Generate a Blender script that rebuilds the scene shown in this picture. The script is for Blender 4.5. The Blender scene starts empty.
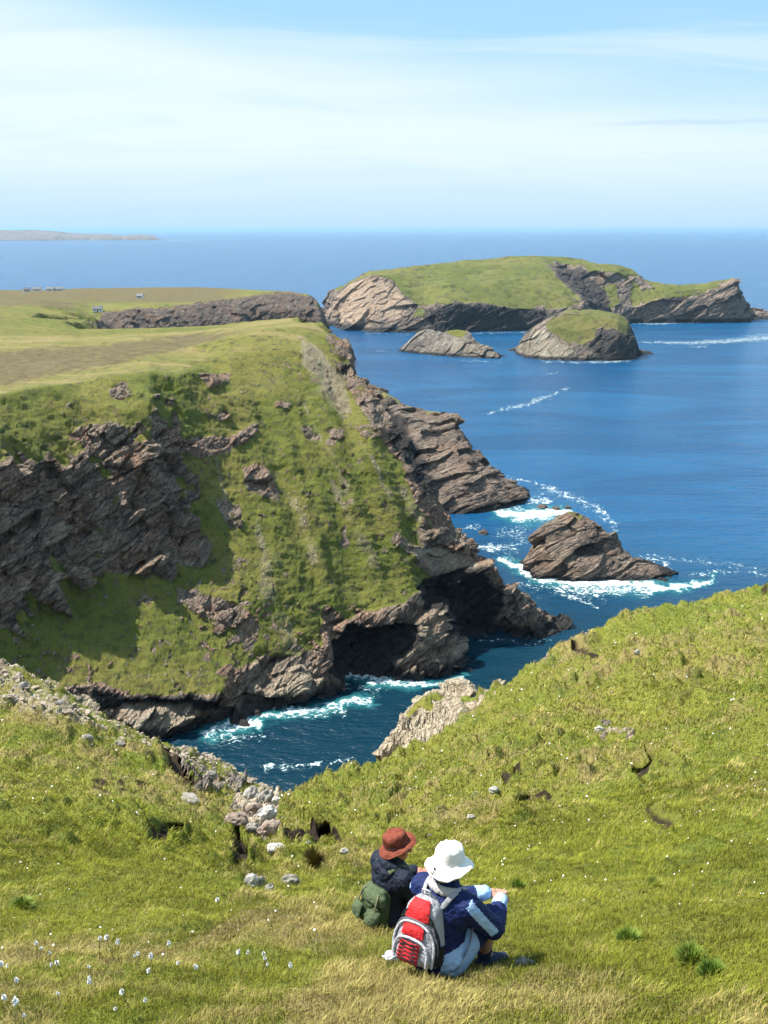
import bpy, math, random, time
import numpy as np
from mathutils import Vector, Matrix, Euler
from mathutils.geometry import delaunay_2d_cdt
T0 = time.time()
HAZE = True
random.seed(7)
RNG = np.random.default_rng(11)
scene = bpy.context.scene
COL = scene.collection

# ------------------------------------------------------------------ camera model
F = 1020.0
HC = 110.0                       # eye height above the sea
HORIZON = 230.0
PITCH = math.atan((512 - HORIZON) / F)
CP, SP = math.cos(PITCH), math.sin(PITCH)

def ray(px, py):
    u = (px - 384.0) / F; v = (512.0 - py) / F
    return u, CP + v * SP, -SP + v * CP
def at(px, py, Y=None, z=None):
    """the world point seen at a pixel of the photograph, at forward distance Y or at height z"""
    x, y, w = ray(px, py)
    k = Y / y if Y is not None else (z - HC) / w
    return (x * k, y * k, HC + w * k)
def project(P):
    P = np.asarray(P, float)
    X, Y, Z = P[:, 0], P[:, 1], P[:, 2] - HC
    d = Y * CP - Z * SP
    upc = Y * SP + Z * CP
    d = np.where(d < 0.2, 0.2, d)
    return 384 + F * X / d, 512 - F * upc / d

# ------------------------------------------------------------------ noise
_r = np.random.default_rng(5)
PERM = np.concatenate([_r.permutation(256)] * 3).astype(np.int32)
GRD = _r.normal(size=(256, 3)); GRD /= np.linalg.norm(GRD, axis=1)[:, None]
GRD = GRD.astype(np.float32)
HSH = _r.random((256, 8)).astype(np.float32)

def perlin(P):
    P = P.astype(np.float32)
    out = np.empty(len(P), np.float32)
    for s in range(0, len(P), 200000):
        p = P[s:s + 200000]
        i = np.floor(p).astype(np.int32); f = p - i
        i &= 255
        w = f * f * f * (f * (f * 6 - 15) + 10)
        acc = 0
        for dx in (0, 1):
            px = PERM[i[:, 0] + dx]
            wx = w[:, 0] if dx else 1 - w[:, 0]
            for dy in (0, 1):
                py = PERM[px + i[:, 1] + dy]
                wy = w[:, 1] if dy else 1 - w[:, 1]
                for dz in (0, 1):
                    g = GRD[PERM[py + i[:, 2] + dz]]
                    wz = w[:, 2] if dz else 1 - w[:, 2]
                    dd = g[:, 0] * (f[:, 0] - dx) + g[:, 1] * (f[:, 1] - dy) + g[:, 2] * (f[:, 2] - dz)
                    acc = acc + dd * wx * wy * wz
        out[s:s + 200000] = acc
    return out * 1.6

def fbm(P, scale, octv=4, gain=0.5, ridged=False, off=0.0, stretch=None):
    P = np.asarray(P, np.float32)
    if stretch is not None: P = P * np.asarray(stretch, np.float32)
    a, s, amp, tot = 1.0, 1.0 / scale, 0.0, 0.0
    for o in range(octv):
        n = perlin(P * s + (off + 17.3 * o))
        if ridged: n = 1 - 2 * np.abs(n)
        amp = amp + a * n; tot += a
        a *= gain; s *= 2.07
    return amp / tot

def facets(P, cell, M=None, tilt=0.5, seed=0):
    """blocky rock relief: each Voronoi cell is a tilted plane; returns relief in units of cell, and edge distance"""
    P = np.asarray(P, np.float32)
    if M is not None: P = P @ M.T
    P = P / cell + seed * 3.7
    out = np.empty(len(P), np.float32); edge = np.empty(len(P), np.float32)
    for s in range(0, len(P), 150000):
        p = P[s:s + 150000]
        i = np.floor(p).astype(np.int32)
        b1 = np.full(len(p), 9.0, np.float32); b2 = b1.copy(); val = np.zeros(len(p), np.float32)
        for dx in (-1, 0, 1):
            for dy in (-1, 0, 1):
                for dz in (-1, 0, 1):
                    c = i + np.array([dx, dy, dz], np.int32)
                    h = HSH[PERM[PERM[PERM[c[:, 0] & 255] + (c[:, 1] & 255)] + (c[:, 2] & 255)]]
                    d = p - (c + 0.1 + 0.8 * h[:, :3])
                    r = (d * d).sum(1)
                    v = (h[:, 3] - 0.5) + tilt * ((h[:, 4:7] - 0.5) * 2 * d).sum(1)
                    m = r < b1
                    b2 = np.where(m, b1, np.minimum(b2, r))
                    val = np.where(m, v, val); b1 = np.where(m, r, b1)
        out[s:s + 150000] = val
        edge[s:s + 150000] = np.sqrt(b2) - np.sqrt(b1)
    return out, edge

def sstep(x, a, b):
    t = np.clip((x - a) / (b - a), 0, 1)
    return t * t * (3 - 2 * t)

def rotm(ax, deg):
    return np.array(Matrix.Rotation(math.radians(deg), 3, ax), np.float32)

# ------------------------------------------------------------------ polygons and lines on the picture, carried onto the ground
def poly_sd(px, py, poly):
    """signed distance in pixels, positive inside"""
    n = len(poly); d2 = np.full(px.shape, 1e12); ins = np.zeros(px.shape, bool)
    for k in range(n):
        x0, y0 = poly[k]; x1, y1 = poly[(k + 1) % n]
        ex, ey = x1 - x0, y1 - y0
        t = np.clip(((px - x0) * ex + (py - y0) * ey) / (ex * ex + ey * ey + 1e-9), 0, 1)
        d2 = np.minimum(d2, (px - x0 - t * ex) ** 2 + (py - y0 - t * ey) ** 2)
        c = ((y0 > py) != (y1 > py)) & (px < (x1 - x0) * (py - y0) / (y1 - y0 + 1e-9) + x0)
        ins ^= c
    d = np.sqrt(d2)
    return np.where(ins, d, -d)
def line_d(px, py, pts):
    """distance to a polyline, points (x, y, width): returns 1 - d/width"""
    best = np.full(px.shape, -9.0)
    for k in range(len(pts) - 1):
        x0, y0, w0 = pts[k]; x1, y1, w1 = pts[k + 1]
        ex, ey = x1 - x0, y1 - y0
        t = np.clip(((px - x0) * ex + (py - y0) * ey) / (ex * ex + ey * ey + 1e-9), 0, 1)
        d = np.hypot(px - x0 - t * ex, py - y0 - t * ey) / (w0 + t * (w1 - w0))
        best = np.maximum(best, 1 - d)
    return best

# ------------------------------------------------------------------ mesh helpers
def grid_mesh(name, P, nc, nr, mat, attrs=None, mask=None, smooth=True, flip=False):
    """P ordered column-major: index = c*nr + r"""
    me = bpy.data.meshes.new(name)
    c = np.arange(nc - 1)[:, None]; r = np.arange(nr - 1)[None, :]
    i = (c * nr + r)
    q = np.stack([i, i + nr, i + nr + 1, i + 1], -1).reshape(-1, 4)
    if flip: q = q[:, ::-1]
    if mask is not None:
        keep = mask[q].any(1); q = q[keep]
    return raw_mesh(name, P, q, mat, attrs, smooth)
def raw_mesh(name, P, q, mat, attrs=None, smooth=True):
    me = bpy.data.meshes.new(name)
    k = q.shape[1]
    me.vertices.add(len(P)); me.vertices.foreach_set('co', np.ascontiguousarray(P, np.float32).ravel())
    me.loops.add(q.size); me.loops.foreach_set('vertex_index', np.ascontiguousarray(q, np.int32).ravel())
    me.polygons.add(len(q))
    me.polygons.foreach_set('loop_start', np.arange(0, q.size, k, dtype=np.int32))
    me.polygons.foreach_set('use_smooth', (np.full(len(q), smooth, bool) if not isinstance(smooth, np.ndarray) else smooth[q[:, 0]]))
    for an, av in (attrs or {}).items():
        av = np.asarray(av, np.float32)
        if av.ndim == 1:
            a = me.attributes.new(an, 'FLOAT', 'POINT'); a.data.foreach_set('value', av)
        else:
            a = me.attributes.new(an, 'FLOAT_COLOR', 'POINT')
            a.data.foreach_set('color', np.concatenate([av, np.ones((len(av), 1), np.float32)], 1).ravel())
    me.update(calc_edges=True)
    if mat is not None: me.materials.append(mat)
    ob = bpy.data.objects.new(name, me); COL.objects.link(ob)
    return ob
def tag(o, label=None, cat=None, group=None, kind=None):
    if label: o['label'] = label
    if cat: o['category'] = cat
    if group: o['group'] = group
    if kind: o['kind'] = kind
    return o
def empty(name, loc=(0, 0, 0), parent=None):
    o = bpy.data.objects.new(name, None); COL.objects.link(o); o.location = loc; o.parent = parent
    o.empty_display_size = 0.1
    return o

def blur2(a, s):
    if s <= 0: return a
    n = int(3 * s) + 1; k = np.exp(-0.5 * (np.arange(-n, n + 1) / s) ** 2); k /= k.sum()
    for ax in (0, 1):
        p = [(0, 0), (0, 0)]; p[ax] = (n, n)
        b = np.pad(a, p, mode='edge')
        m = a.shape[ax]
        acc = 0
        for j, kk in enumerate(k):
            sl = [slice(None)] * 2; sl[ax] = slice(j, j + m)
            acc = acc + kk * b[tuple(sl)]
        a = acc
    return a

def densify(line, n):
    out = []
    for p, q in zip(line[:-1], line[1:]):
        for k in range(n): out.append(tuple(np.array(p) + (np.array(q) - np.array(p)) * k / n))
    out.append(tuple(line[-1])); return out

class Terrain:
    """a ground sheet from surveyed points: triangulated, lightly smoothed, then meshed in columns fanning out from (0, -y0)"""
    def __init__(s, pts, y0, arange, brange, da, db, blur, asc=1.0):
        P = np.array(pts, float)
        s.y0 = y0
        a = P[:, 0] / (P[:, 1] + y0); b = np.log(P[:, 1] + y0)
        s.a0, s.a1 = arange; s.b0, s.b1 = [math.log(v + y0) for v in brange]
        s.da, s.db = da, db
        na = int((s.a1 - s.a0) / da) + 2; nb = int((s.b1 - s.b0) / db) + 2
        key = {}
        vs, zs = [], []
        for x, y, z in zip(a, b, P[:, 2]):
            k = (round(x, 4), round(y, 4))
            if k in key: continue
            key[k] = 1; vs.append(Vector((x * asc, y))); zs.append(z)
        _, _, faces, orig, _, _ = delaunay_2d_cdt(vs, [], [], 0, 1e-6)
        mp = [o[0] if o else 0 for o in orig]
        G = np.full((na, nb), np.nan)
        V = np.array([(v.x / asc, v.y) for v in vs]); Z = np.array(zs)
        for f in faces:
            i, j, k = [mp[t] for t in f[:3]]
            A, B, C = V[i], V[j], V[k]
            x0 = max(0, int((min(A[0], B[0], C[0]) - s.a0) / da)); x1 = min(na - 1, int((max(A[0], B[0], C[0]) - s.a0) / da) + 1)
            y0_ = max(0, int((min(A[1], B[1], C[1]) - s.b0) / db)); y1 = min(nb - 1, int((max(A[1], B[1], C[1]) - s.b0) / db) + 1)
            if x1 < x0 or y1 < y0_: continue
            xx, yy = np.meshgrid(s.a0 + np.arange(x0, x1 + 1) * da, s.b0 + np.arange(y0_, y1 + 1) * db, indexing='ij')
            det = (B[1] - C[1]) * (A[0] - C[0]) + (C[0] - B[0]) * (A[1] - C[1])
            if abs(det) < 1e-14: continue
            l1 = ((B[1] - C[1]) * (xx - C[0]) + (C[0] - B[0]) * (yy - C[1])) / det
            l2 = ((C[1] - A[1]) * (xx - C[0]) + (A[0] - C[0]) * (yy - C[1])) / det
            l3 = 1 - l1 - l2
            m = (l1 >= -1e-6) & (l2 >= -1e-6) & (l3 >= -1e-6)
            sub = G[x0:x1 + 1, y0_:y1 + 1]
            sub[m] = (l1 * Z[i] + l2 * Z[j] + l3 * Z[k])[m]
        # outside the hull: fill with the nearest value along the column
        bad = np.isnan(G)
        if bad.any():
            fill = np.nanmin(Z)
            G[bad] = fill
        s.G = blur2(G, blur)
        s.na, s.nb = na, nb
    def h(s, A, B):
        x = np.clip((A - s.a0) / s.da, 0, s.na - 1.001); y = np.clip((B - s.b0) / s.db, 0, s.nb - 1.001)
        i = x.astype(int); j = y.astype(int); fx = x - i; fy = y - j
        G = s.G
        return (G[i, j] * (1 - fx) * (1 - fy) + G[i + 1, j] * fx * (1 - fy) + G[i, j + 1] * (1 - fx) * fy + G[i + 1, j + 1] * fx * fy)
    def z_at(s, X, Y):
        X = np.asarray(X, float); Y = np.asarray(Y, float)
        return s.h(X / (Y + s.y0), np.log(Y + s.y0))
    def mesh_points(s, acols, nr, nf=3000):
        bf = np.linspace(s.b0, s.b1, nf)
        Yf = np.exp(bf) 
        P = np.empty((len(acols), nr, 3))
        cums = []
        Hs = []
        for a in acols:
            z = s.h(np.full(nf, a), bf); Hs.append(z)
            dY = np.diff(Yf) * math.sqrt(1 + a * a); dz = np.diff(z)
            m = np.sqrt(dY * dY * 0.35 + dz * dz) / (0.5 * (Yf[1:] + Yf[:-1]))
            m = np.where(0.5 * (z[1:] + z[:-1]) < -3, m * 0.1, m) + 2e-5
            cums.append(np.concatenate([[0], np.cumsum(m)]))
        C = np.array(cums)
        # neighbouring columns share their spacing smoothly
        C = C / C[:, -1:]
        k = np.exp(-0.5 * (np.arange(-12, 13) / 5.0) ** 2); k /= k.sum()
        Cp = np.pad(C, ((12, 12), (0, 0)), mode='edge')
        C = sum(kk * Cp[j:j + len(acols)] for j, kk in enumerate(k))
        t = np.linspace(0, 1, nr)
        for c, a in enumerate(acols):
            b = np.interp(t, C[c], bf)
            z = np.interp(b, bf, Hs[c])
            Y = np.exp(b) - s.y0
            P[c, :, 0] = a * (Y + s.y0); P[c, :, 1] = Y; P[c, :, 2] = z
        return P

def normals(P, nc, nr):
    G = P.reshape(nc, nr, 3)
    du = np.gradient(G, axis=0); dv = np.gradient(G, axis=1)
    n = np.cross(du, dv)
    L = np.linalg.norm(n, axis=2, keepdims=True); n = n / np.maximum(L, 1e-9)
    n[n[..., 2] < 0] *= -1
    return n.reshape(-1, 3)

def cols(segs):
    """[(a0, a1, step), ...]"""
    out = []
    for a0, a1, st in segs:
        n = max(1, int(round((a1 - a0) / st)))
        out += list(np.linspace(a0, a1, n, endpoint=False))
    out.append(segs[-1][1]); return np.array(out)

# ------------------------------------------------------------------ materials
def newmat(name):
    m = bpy.data.materials.new(name); m.use_nodes = True
    m.node_tree.nodes.clear(); return m, NB(m.node_tree)
class NB:
    def __init__(s, t): s.t = t; s.n = t.nodes; s.l = t.links
    def node(s, typ, **kw):
        n = s.n.new(typ)
        for k, v in kw.items():
            if k == 'inp':
                for a, b in v.items():
                    if isinstance(b, bpy.types.NodeSocket): s.l.new(b, n.inputs[a])
                    else: n.inputs[a].default_value = b
            else: setattr(n, k, v)
        return n
    def attr(s, name, out='Fac'): return s.node('ShaderNodeAttribute', attribute_name=name).outputs[out]
    def sep(s, v): return s.node('ShaderNodeSeparateXYZ', inp={0: v}).outputs
    def pos(s): return s.node('ShaderNodeNewGeometry').outputs['Position']
    def obj(s): return s.node('ShaderNodeTexCoord').outputs['Object']
    def mapping(s, v, scale=(1, 1, 1), rot=(0, 0, 0), loc=(0, 0, 0)):
        return s.node('ShaderNodeMapping', inp={'Vector': v, 'Scale': scale, 'Rotation': [math.radians(r) for r in rot], 'Location': loc}).outputs[0]
    def noise(s, v, scale, detail=4, rough=0.55, dist=0.0, out=0):
        return s.node('ShaderNodeTexNoise', inp={'Vector': v, 'Scale': scale, 'Detail': detail, 'Roughness': rough, 'Distortion': dist}).outputs[out]
    def voro(s, v, scale, feature='F1', rand=1.0, out=0):
        return s.node('ShaderNodeTexVoronoi', feature=feature, inp={'Vector': v, 'Scale': scale, 'Randomness': rand}).outputs[out]
    def math(s, op, a, b=0.0, c=0.0, clamp=False):
        return s.node('ShaderNodeMath', operation=op, use_clamp=clamp, inp={0: a, 1: b, 2: c}).outputs[0]
    def ramp(s, v, a, b, lo=0.0, hi=1.0):
        return s.node('ShaderNodeMapRange', interpolation_type='SMOOTHSTEP', inp={0: v, 1: a, 2: b, 3: lo, 4: hi}).outputs[0]
    def mix(s, f, a, b):
        n = s.node('ShaderNodeMix', data_type='RGBA')
        for k, v in ((0, f), (6, a), (7, b)):
            if isinstance(v, bpy.types.NodeSocket): s.l.new(v, n.inputs[k])
            else: n.inputs[k].default_value = v if k == 0 else (*v, 1.0)
        return n.outputs[2]
    def bsdf(s, col, rough=0.9, spec=0.2, normal=None, **kw):
        n = s.node('ShaderNodeBsdfPrincipled')
        s.set(n, 'Base Color', col); s.set(n, 'Roughness', rough); s.set(n, 'Specular IOR Level', spec)
        if normal is not None: s.l.new(normal, n.inputs['Normal'])
        for k, v in kw.items(): s.set(n, k.replace('_', ' '), v)
        return n.outputs[0]
    def set(s, n, k, v):
        if isinstance(v, bpy.types.NodeSocket): s.l.new(v, n.inputs[k])
        elif isinstance(v, tuple) and len(v) == 3: n.inputs[k].default_value = (*v, 1)
        else: n.inputs[k].default_value = v
    def bump(s, h, strength=1.0, dist=1.0, normal=None):
        i = {'Height': h, 'Strength': strength, 'Distance': dist}
        if normal is not None: i['Normal'] = normal
        return s.node('ShaderNodeBump', inp=i).outputs[0]
    def out(s, sh, vol=None):
        o = s.node('ShaderNodeOutputMaterial')
        if sh is not None: s.l.new(sh, o.inputs[0])
        if vol is not None: s.l.new(vol, o.inputs[1])
    def two(s, a, b): pass

def land_material(name, unit=1.0, g1=(0.125, 0.14, 0.02), g2=(0.185, 0.168, 0.036), g3=(0.052, 0.062, 0.014), dry=(0.25, 0.20, 0.075),
                  rocks=((0.38, 0.285, 0.21), (0.15, 0.108, 0.085), (0.42, 0.235, 0.15)), pale=(0.50, 0.405, 0.29),
                  dark=(0.02, 0.02, 0.02), strata=((0, 52, 0), 1.0), bumpd=1.0, grass_bump=0.3, brown=(0.16, 0.125, 0.05), grass_noise=1.0, specks=0.575):
    """turf and rock: attribute m1 = rock, dry turf, wet rock and painted shade; m2 = pale rock, scree stones, brown moor"""
    m, b = newmat(name)
    p = b.pos()
    a1 = b.sep(b.attr('m1', 'Vector')); a2 = b.sep(b.attr('m2', 'Vector'))
    n_big = b.noise(p, 0.06 / unit, 4); n_mid = b.noise(p, 0.35 / unit, 5, 0.6); n_fine = b.noise(p, 2.2 / unit, 6, 0.7)
    n_tuft = b.noise(b.mapping(p, (1, 1, 2.2)), 5.5 / unit, 4, 0.7)
    # turf
    c = b.mix(b.ramp(n_big, 0.38, 0.62), g1, g2)
    c = b.mix(b.ramp(n_mid, 0.5, 0.7), c, g3)
    c = b.mix(b.math('MULTIPLY', b.ramp(n_fine, 0.48, 0.66), 0.75 * grass_noise), c, g3)
    c = b.mix(b.math('MULTIPLY', b.ramp(n_tuft, 0.52, 0.72), 0.6 * grass_noise), c, tuple(min(1, v * 1.55) for v in g2))
    c = b.mix(b.ramp(b.math('ADD', a1[1], b.math('MULTIPLY', b.math('SUBTRACT', n_fine, 0.5), 1.6)), 0.35, 0.75), c, dry)
    br = b.mix(b.ramp(n_mid, 0.35, 0.65), brown, tuple(v * 0.6 for v in brown))
    c = b.mix(b.ramp(b.math('ADD', a2[2], b.math('MULTIPLY', b.math('SUBTRACT', n_mid, 0.5), 0.9)), 0.3, 0.8), c, br)
    # rock
    rp = b.mapping(p, (1, 1, 1), strata[0])
    st = b.mapping(rp, (0.22, 0.22, 1.7))
    s1 = b.noise(st, 0.55 / unit, 6, 0.65, 0.6); s2 = b.noise(st, 2.4 / unit, 5, 0.7, 0.3)
    r = b.mix(b.ramp(s1, 0.4, 0.6), rocks[0], rocks[1])
    r = b.mix(b.ramp(b.noise(p, 0.09 / unit, 4, 0.6), 0.46, 0.62), r, b.mix(b.ramp(s2, 0.4, 0.62), rocks[2], rocks[1]))
    rp = b.node('ShaderNodeVectorMath', operation='ADD', inp={0: rp, 1: b.node('ShaderNodeVectorMath', operation='SCALE', inp={0: b.noise(p, 0.5 / unit, 3, out=1), 3: 1.6 * unit}).outputs[0]}).outputs[0]
    vo = b.voro(b.mapping(rp, (0.35, 0.6, 1.6)), 0.8 / unit, 'DISTANCE_TO_EDGE')
    vo2 = b.voro(b.mapping(rp, (0.5, 0.7, 1.5)), 2.7 / unit, 'DISTANCE_TO_EDGE')
    vc = b.sep(b.voro(b.mapping(rp, (0.5, 0.7, 1.5)), 2.7 / unit, 'F1', out=1))
    r = b.mix(b.math('MULTIPLY', b.ramp(vc[0], 0.2, 1.0), 0.35), r, pale)
    crack = b.math('MULTIPLY', b.ramp(vo, 0.0, 0.07, 0.35, 1.0), b.ramp(vo2, 0.0, 0.05, 0.65, 1.0))
    r = b.mix(crack, tuple(v * 0.35 for v in rocks[1]), r)
    palef = b.ramp(b.math('ADD', a2[0], b.math('MULTIPLY', b.math('SUBTRACT', s2, 0.5), 1.2)), 0.3, 0.75)
    r = b.mix(palef, r, b.mix(b.ramp(n_fine, 0.42, 0.62), pale, tuple(v * 0.55 for v in pale)))
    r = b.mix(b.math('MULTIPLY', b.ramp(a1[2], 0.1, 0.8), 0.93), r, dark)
    # lichen and turf specks on rock
    speck = b.ramp(b.math('ADD', b.noise(p, 0.8 / unit, 5, 0.7), b.math('MULTIPLY', a1[0], -0.12)), 0.47, 0.53)
    rockf = b.ramp(b.math('ADD', a1[0], b.math('MULTIPLY', b.math('SUBTRACT', b.noise(p, 1.3 / unit, 6, 0.7), 0.5), 0.9)), 0.42, 0.55)
    spk = b.noise(p, 0.55 / unit, 7, 0.78)
    rockf = b.math('MAXIMUM', rockf, b.math('MULTIPLY', b.ramp(spk, specks, specks + 0.035), 0.85))
    scr = b.voro(p, 1.6 / unit, 'F1'); scr2 = b.voro(p, 3.7 / unit, 'F1')
    stone = b.math('MAXIMUM', b.ramp(scr, 0.32, 0.22), b.ramp(scr2, 0.36, 0.26))
    scf = b.math('MULTIPLY', stone, b.ramp(b.math('ADD', a2[1], b.math('MULTIPLY', b.math('SUBTRACT', n_mid, 0.5), 1.0)), 0.2, 0.7))
    c = b.mix(b.math('MULTIPLY', b.ramp(a2[1], 0.15, 1.0), 0.6), c, b.mix(n_fine, tuple(v * 0.75 for v in pale), tuple(v * 0.4 for v in pale)))
    c = b.mix(scf, c, b.mix(b.ramp(n_fine, 0.4, 0.6), pale, rocks[0]))
    col = b.mix(rockf, c, r)
    hr = b.math('ADD', b.math('MULTIPLY', s1, 1.2), b.math('ADD', b.math('MULTIPLY', s2, 0.5), b.math('ADD', b.math('MULTIPLY', b.ramp(vo, 0, 0.12), 0.5), b.math('MULTIPLY', b.ramp(vo2, 0, 0.12), 0.22))))
    hg = b.math('ADD', b.math('MULTIPLY', n_tuft, 0.5), b.math('ADD', b.math('MULTIPLY', n_fine, 1.0), b.math('MULTIPLY', scf, 0.3)))
    h = b.node('ShaderNodeMix', data_type='FLOAT', inp={0: rockf, 2: b.math('MULTIPLY', hg, grass_bump * 1.6), 3: hr}).outputs[0]
    nrm = b.bump(h, 0.9, bumpd * unit)
    b.out(b.bsdf(col, b.math('MULTIPLY_ADD', a1[2], -0.35, 0.92), 0.25, nrm))
    return m

# ------------------------------------------------------------------ MAIN HEADLAND
def colpts(table):
    out = []
    for px, lst in table:
        prev = None; pts = [at(px, py, Y=Y) for py, Y in lst]
        # foot under water, in front of the first point
        x, y, z = pts[0]
        k = (y - 7) / y
        out += [(x * k, y - 7, -7.0)]
        out += densify(pts, 2) if len(pts) > 1 else pts
    return out
HEAD = [
 (-420, [(790, 186), (750, 192), (640, 206), (600, 212), (470, 226), (400, 240), (370, 290), (340, 380), (315, 560), (300, 800), (292, 1000)]),
 (-300, [(780, 188), (735, 192), (640, 198), (600, 202), (465, 210), (398, 225), (370, 290), (340, 380), (315, 560), (300, 800), (292, 1000)]),
 (-180, [(775, 189), (725, 194), (650, 201), (610, 205), (462, 213), (397, 230), (370, 290), (340, 380), (315, 560), (300, 780), (291, 1000)]),
 (-80, [(765, 194), (715, 199), (650, 206), (615, 211), (460, 219), (396, 234), (370, 290), (345, 360), (325, 460), (312, 600), (300, 770), (290, 1020)]),  # unseen cliff left of frame, bulged forward to cast shadow on the slope
 (0, [(752, 200.5), (700, 205), (660, 210), (628, 215), (560, 220), (520, 223), (458, 228), (430, 233), (395, 245), (370, 296), (350, 340), (330, 420), (326, 440), (312, 600), (300, 770), (290, 1040)]),
 (40, [(750, 202), (698, 206), (650, 214), (605, 222), (540, 227), (500, 231), (460, 235), (425, 243), (387, 256), (365, 300), (350, 340), (330, 420), (326, 440), (312, 600), (300, 770), (290, 1040)]),
 (80, [(746, 204), (696, 207), (650, 216), (600, 228), (578, 232), (520, 237), (450, 244), (435, 249), (400, 256), (383, 264), (360, 310), (348, 350), (332, 420), (329, 445), (318, 620), (308, 760), (298, 860), (288, 1050)]),
 (120, [(744, 206), (697, 208.5), (650, 218), (600, 230), (572, 234), (520, 239), (450, 246), (410, 252), (374, 267), (350, 330), (330, 420)]),
 (150, [(742, 207), (699, 209), (650, 220), (600, 231), (578, 235), (520, 240), (450, 247), (400, 255), (372, 268), (350, 325), (328, 430)]),
 (178, [(738, 209), (699, 211), (650, 222), (608, 231), (590, 237), (545, 243), (500, 248), (430, 259), (376, 272), (350, 322), (327, 428)]),
 (200, [(734, 211), (699, 213), (650, 224), (600, 234), (560, 243), (510, 251), (450, 260), (400, 272), (368, 284), (352, 318), (326, 425)]),
 (230, [(730, 213), (695, 215), (650, 226), (600, 234.5), (550, 244.5), (500, 254.5), (450, 265), (400, 279), (360, 299), (340, 316), (324, 418)]),
 (262, [(718, 220), (690, 223), (655, 228), (600, 236), (550, 246), (500, 256.5), (450, 269), (400, 284), (350, 308), (330, 324), (320, 405)]),
 (300, [(711, 223), (680, 226), (650, 231), (600, 239), (550, 249), (500, 260), (450, 272), (400, 287), (352, 308), (326, 332), (317, 385)]),
 (322, [(704, 228), (665, 231), (640, 234), (600, 241), (550, 250), (500, 261), (450, 273), (400, 290), (360, 308), (335, 326), (320, 352)]),
 (348, [(690, 236), (660, 239), (622, 241), (590, 246), (550, 254), (500, 263), (450, 275), (426, 283), (395, 297), (360, 313), (340, 325)]),
 (375, [(684, 239), (660, 241.5), (615, 243), (580, 250), (540, 257), (500, 265), (446, 277), (420, 286), (385, 301)]),
 (400, [(686, 237), (655, 240), (612, 244), (580, 252), (550, 257), (500, 267), (468, 274), (440, 286), (425, 291)]),
 (420, [(687, 236), (655, 240), (620, 245), (590, 252), (560, 259), (520, 266), (490, 271), (470, 284)]),
 (440, [(685, 237.5), (655, 243), (625, 248), (600, 255), (578, 264), (560, 266), (540, 268), (510, 275)]),
 (458, [(676, 242), (655, 248), (643, 262), (600, 264), (573, 266), (552, 269), (532, 275)]),
 (476, [(638, 265), (600, 266), (566, 268), (550, 274)]),
 (496, [(637, 265.5), (605, 267), (580, 270), (568, 273)]),
 (520, [(638, 265), (618, 267), (600, 270), (590, 272)]),
 (534, [(640, 264), (628, 266), (616, 269), (609, 270.5)]),
 (543, [(640, 264.2), (632, 266), (624, 268.5)]),
]
pts = colpts(HEAD)
# far side of the head, plan coordinates
pts += [(48, 268, -3), (53, 272, -8), (54, 276, 0), (50, 283, -3), (42, 289, -3), (36, 294, -4), (29, 299, -4), (23, 308, -4), (20, 322, -4), (17, 345, -5), (8, 372, -5), (-8, 400, -5),
        (60, 290, -9), (45, 300, -9), (35, 320, -9), (28, 345, -9), (22, 380, -9), (2, 330, 30), (-5, 350, 55), (8, 310, 28), (-22, 380, 60), (-16, 352, 72), (-30, 400, 50)]
# hidden cove behind the head and the cliffs across it
for px, py, Y in [(100, 332, 440), (200, 325, 420), (300, 317, 380)]:
    x, y, z = at(px, py, Y=Y); pts += [(x * 1.06, y * 1.06, z - 6), (x * 1.16, y * 1.16, 30), (x * 1.3, y * 1.3, -5)]
pts += [at(30, 318, Y=560), at(60, 320, Y=520), at(88, 320, Y=560), at(90, 314, Y=690)]
CV = [(104, (338, 710), (325, 722), (313, 745), (303, 820), (296, 900), (288, 1060)),
      (130, (338, 722), (322, 735), (308, 762), (302, 830), (295, 905), (287.5, 1070)),
      (165, (335, 745), (318, 760), (305, 790), (300, 850), (294, 930), (287, 1080)),
      (200, (332, 770), (316, 785), (303, 815), (298, 880), (292, 970), (287, 1090)),
      (240, (328, 800), (312, 815), (299, 850), (295, 900), (292, 960), (289, 1080)),
      (265, (326, 830), (310, 838), (294, 880), (292, 930), (290.5, 990)),
      (290, (325, 835), (310, 845), (293, 890), (292, 930), (291.5, 990)),
      (308, (325, 838), (310, 850), (295, 893), (294, 920), (296, 960)),
      (319, (324, 842), (312, 852), (302, 880), (303, 905), (315, 930)),
      (327, (332, 835), (327, 850), (325, 900))]
for row in CV:
    pts += densify([at(row[0], py, Y=Y) for py, Y in row[1:]], 2)
for px, Y in [(120, 640), (160, 650), (200, 640), (250, 620), (300, 600), (320, 760), (330, 560), (345, 700), (345, 850), (345, 980), (345, 450), (240, 690), (110, 600)]:
    x, y, z = at(px, 300, Y=Y); pts.append((x, y, -8))
for px in (-420, -300, -180, -80, 0, 80, 165, 240, 300, 330):
    x, y, z = at(px, 300, Y=1180); pts.append((x, y, -8)); x, y, z = at(px, 300, Y=1130); pts.append((x, y, 30 if px < 280 else -8))
for px in (400, 520, 620): # open sea floor round the head
    for Y in (200, 260, 330, 450, 700, 1180):
        if px == 400 and Y < 400: continue
        x, y, z = at(px, 300, Y=Y); pts.append((x, y, -9))
for px in range(-420, 620, 60):
    x, y, z = at(px, 300, Y=172); pts.append((x, y, -9))

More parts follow.
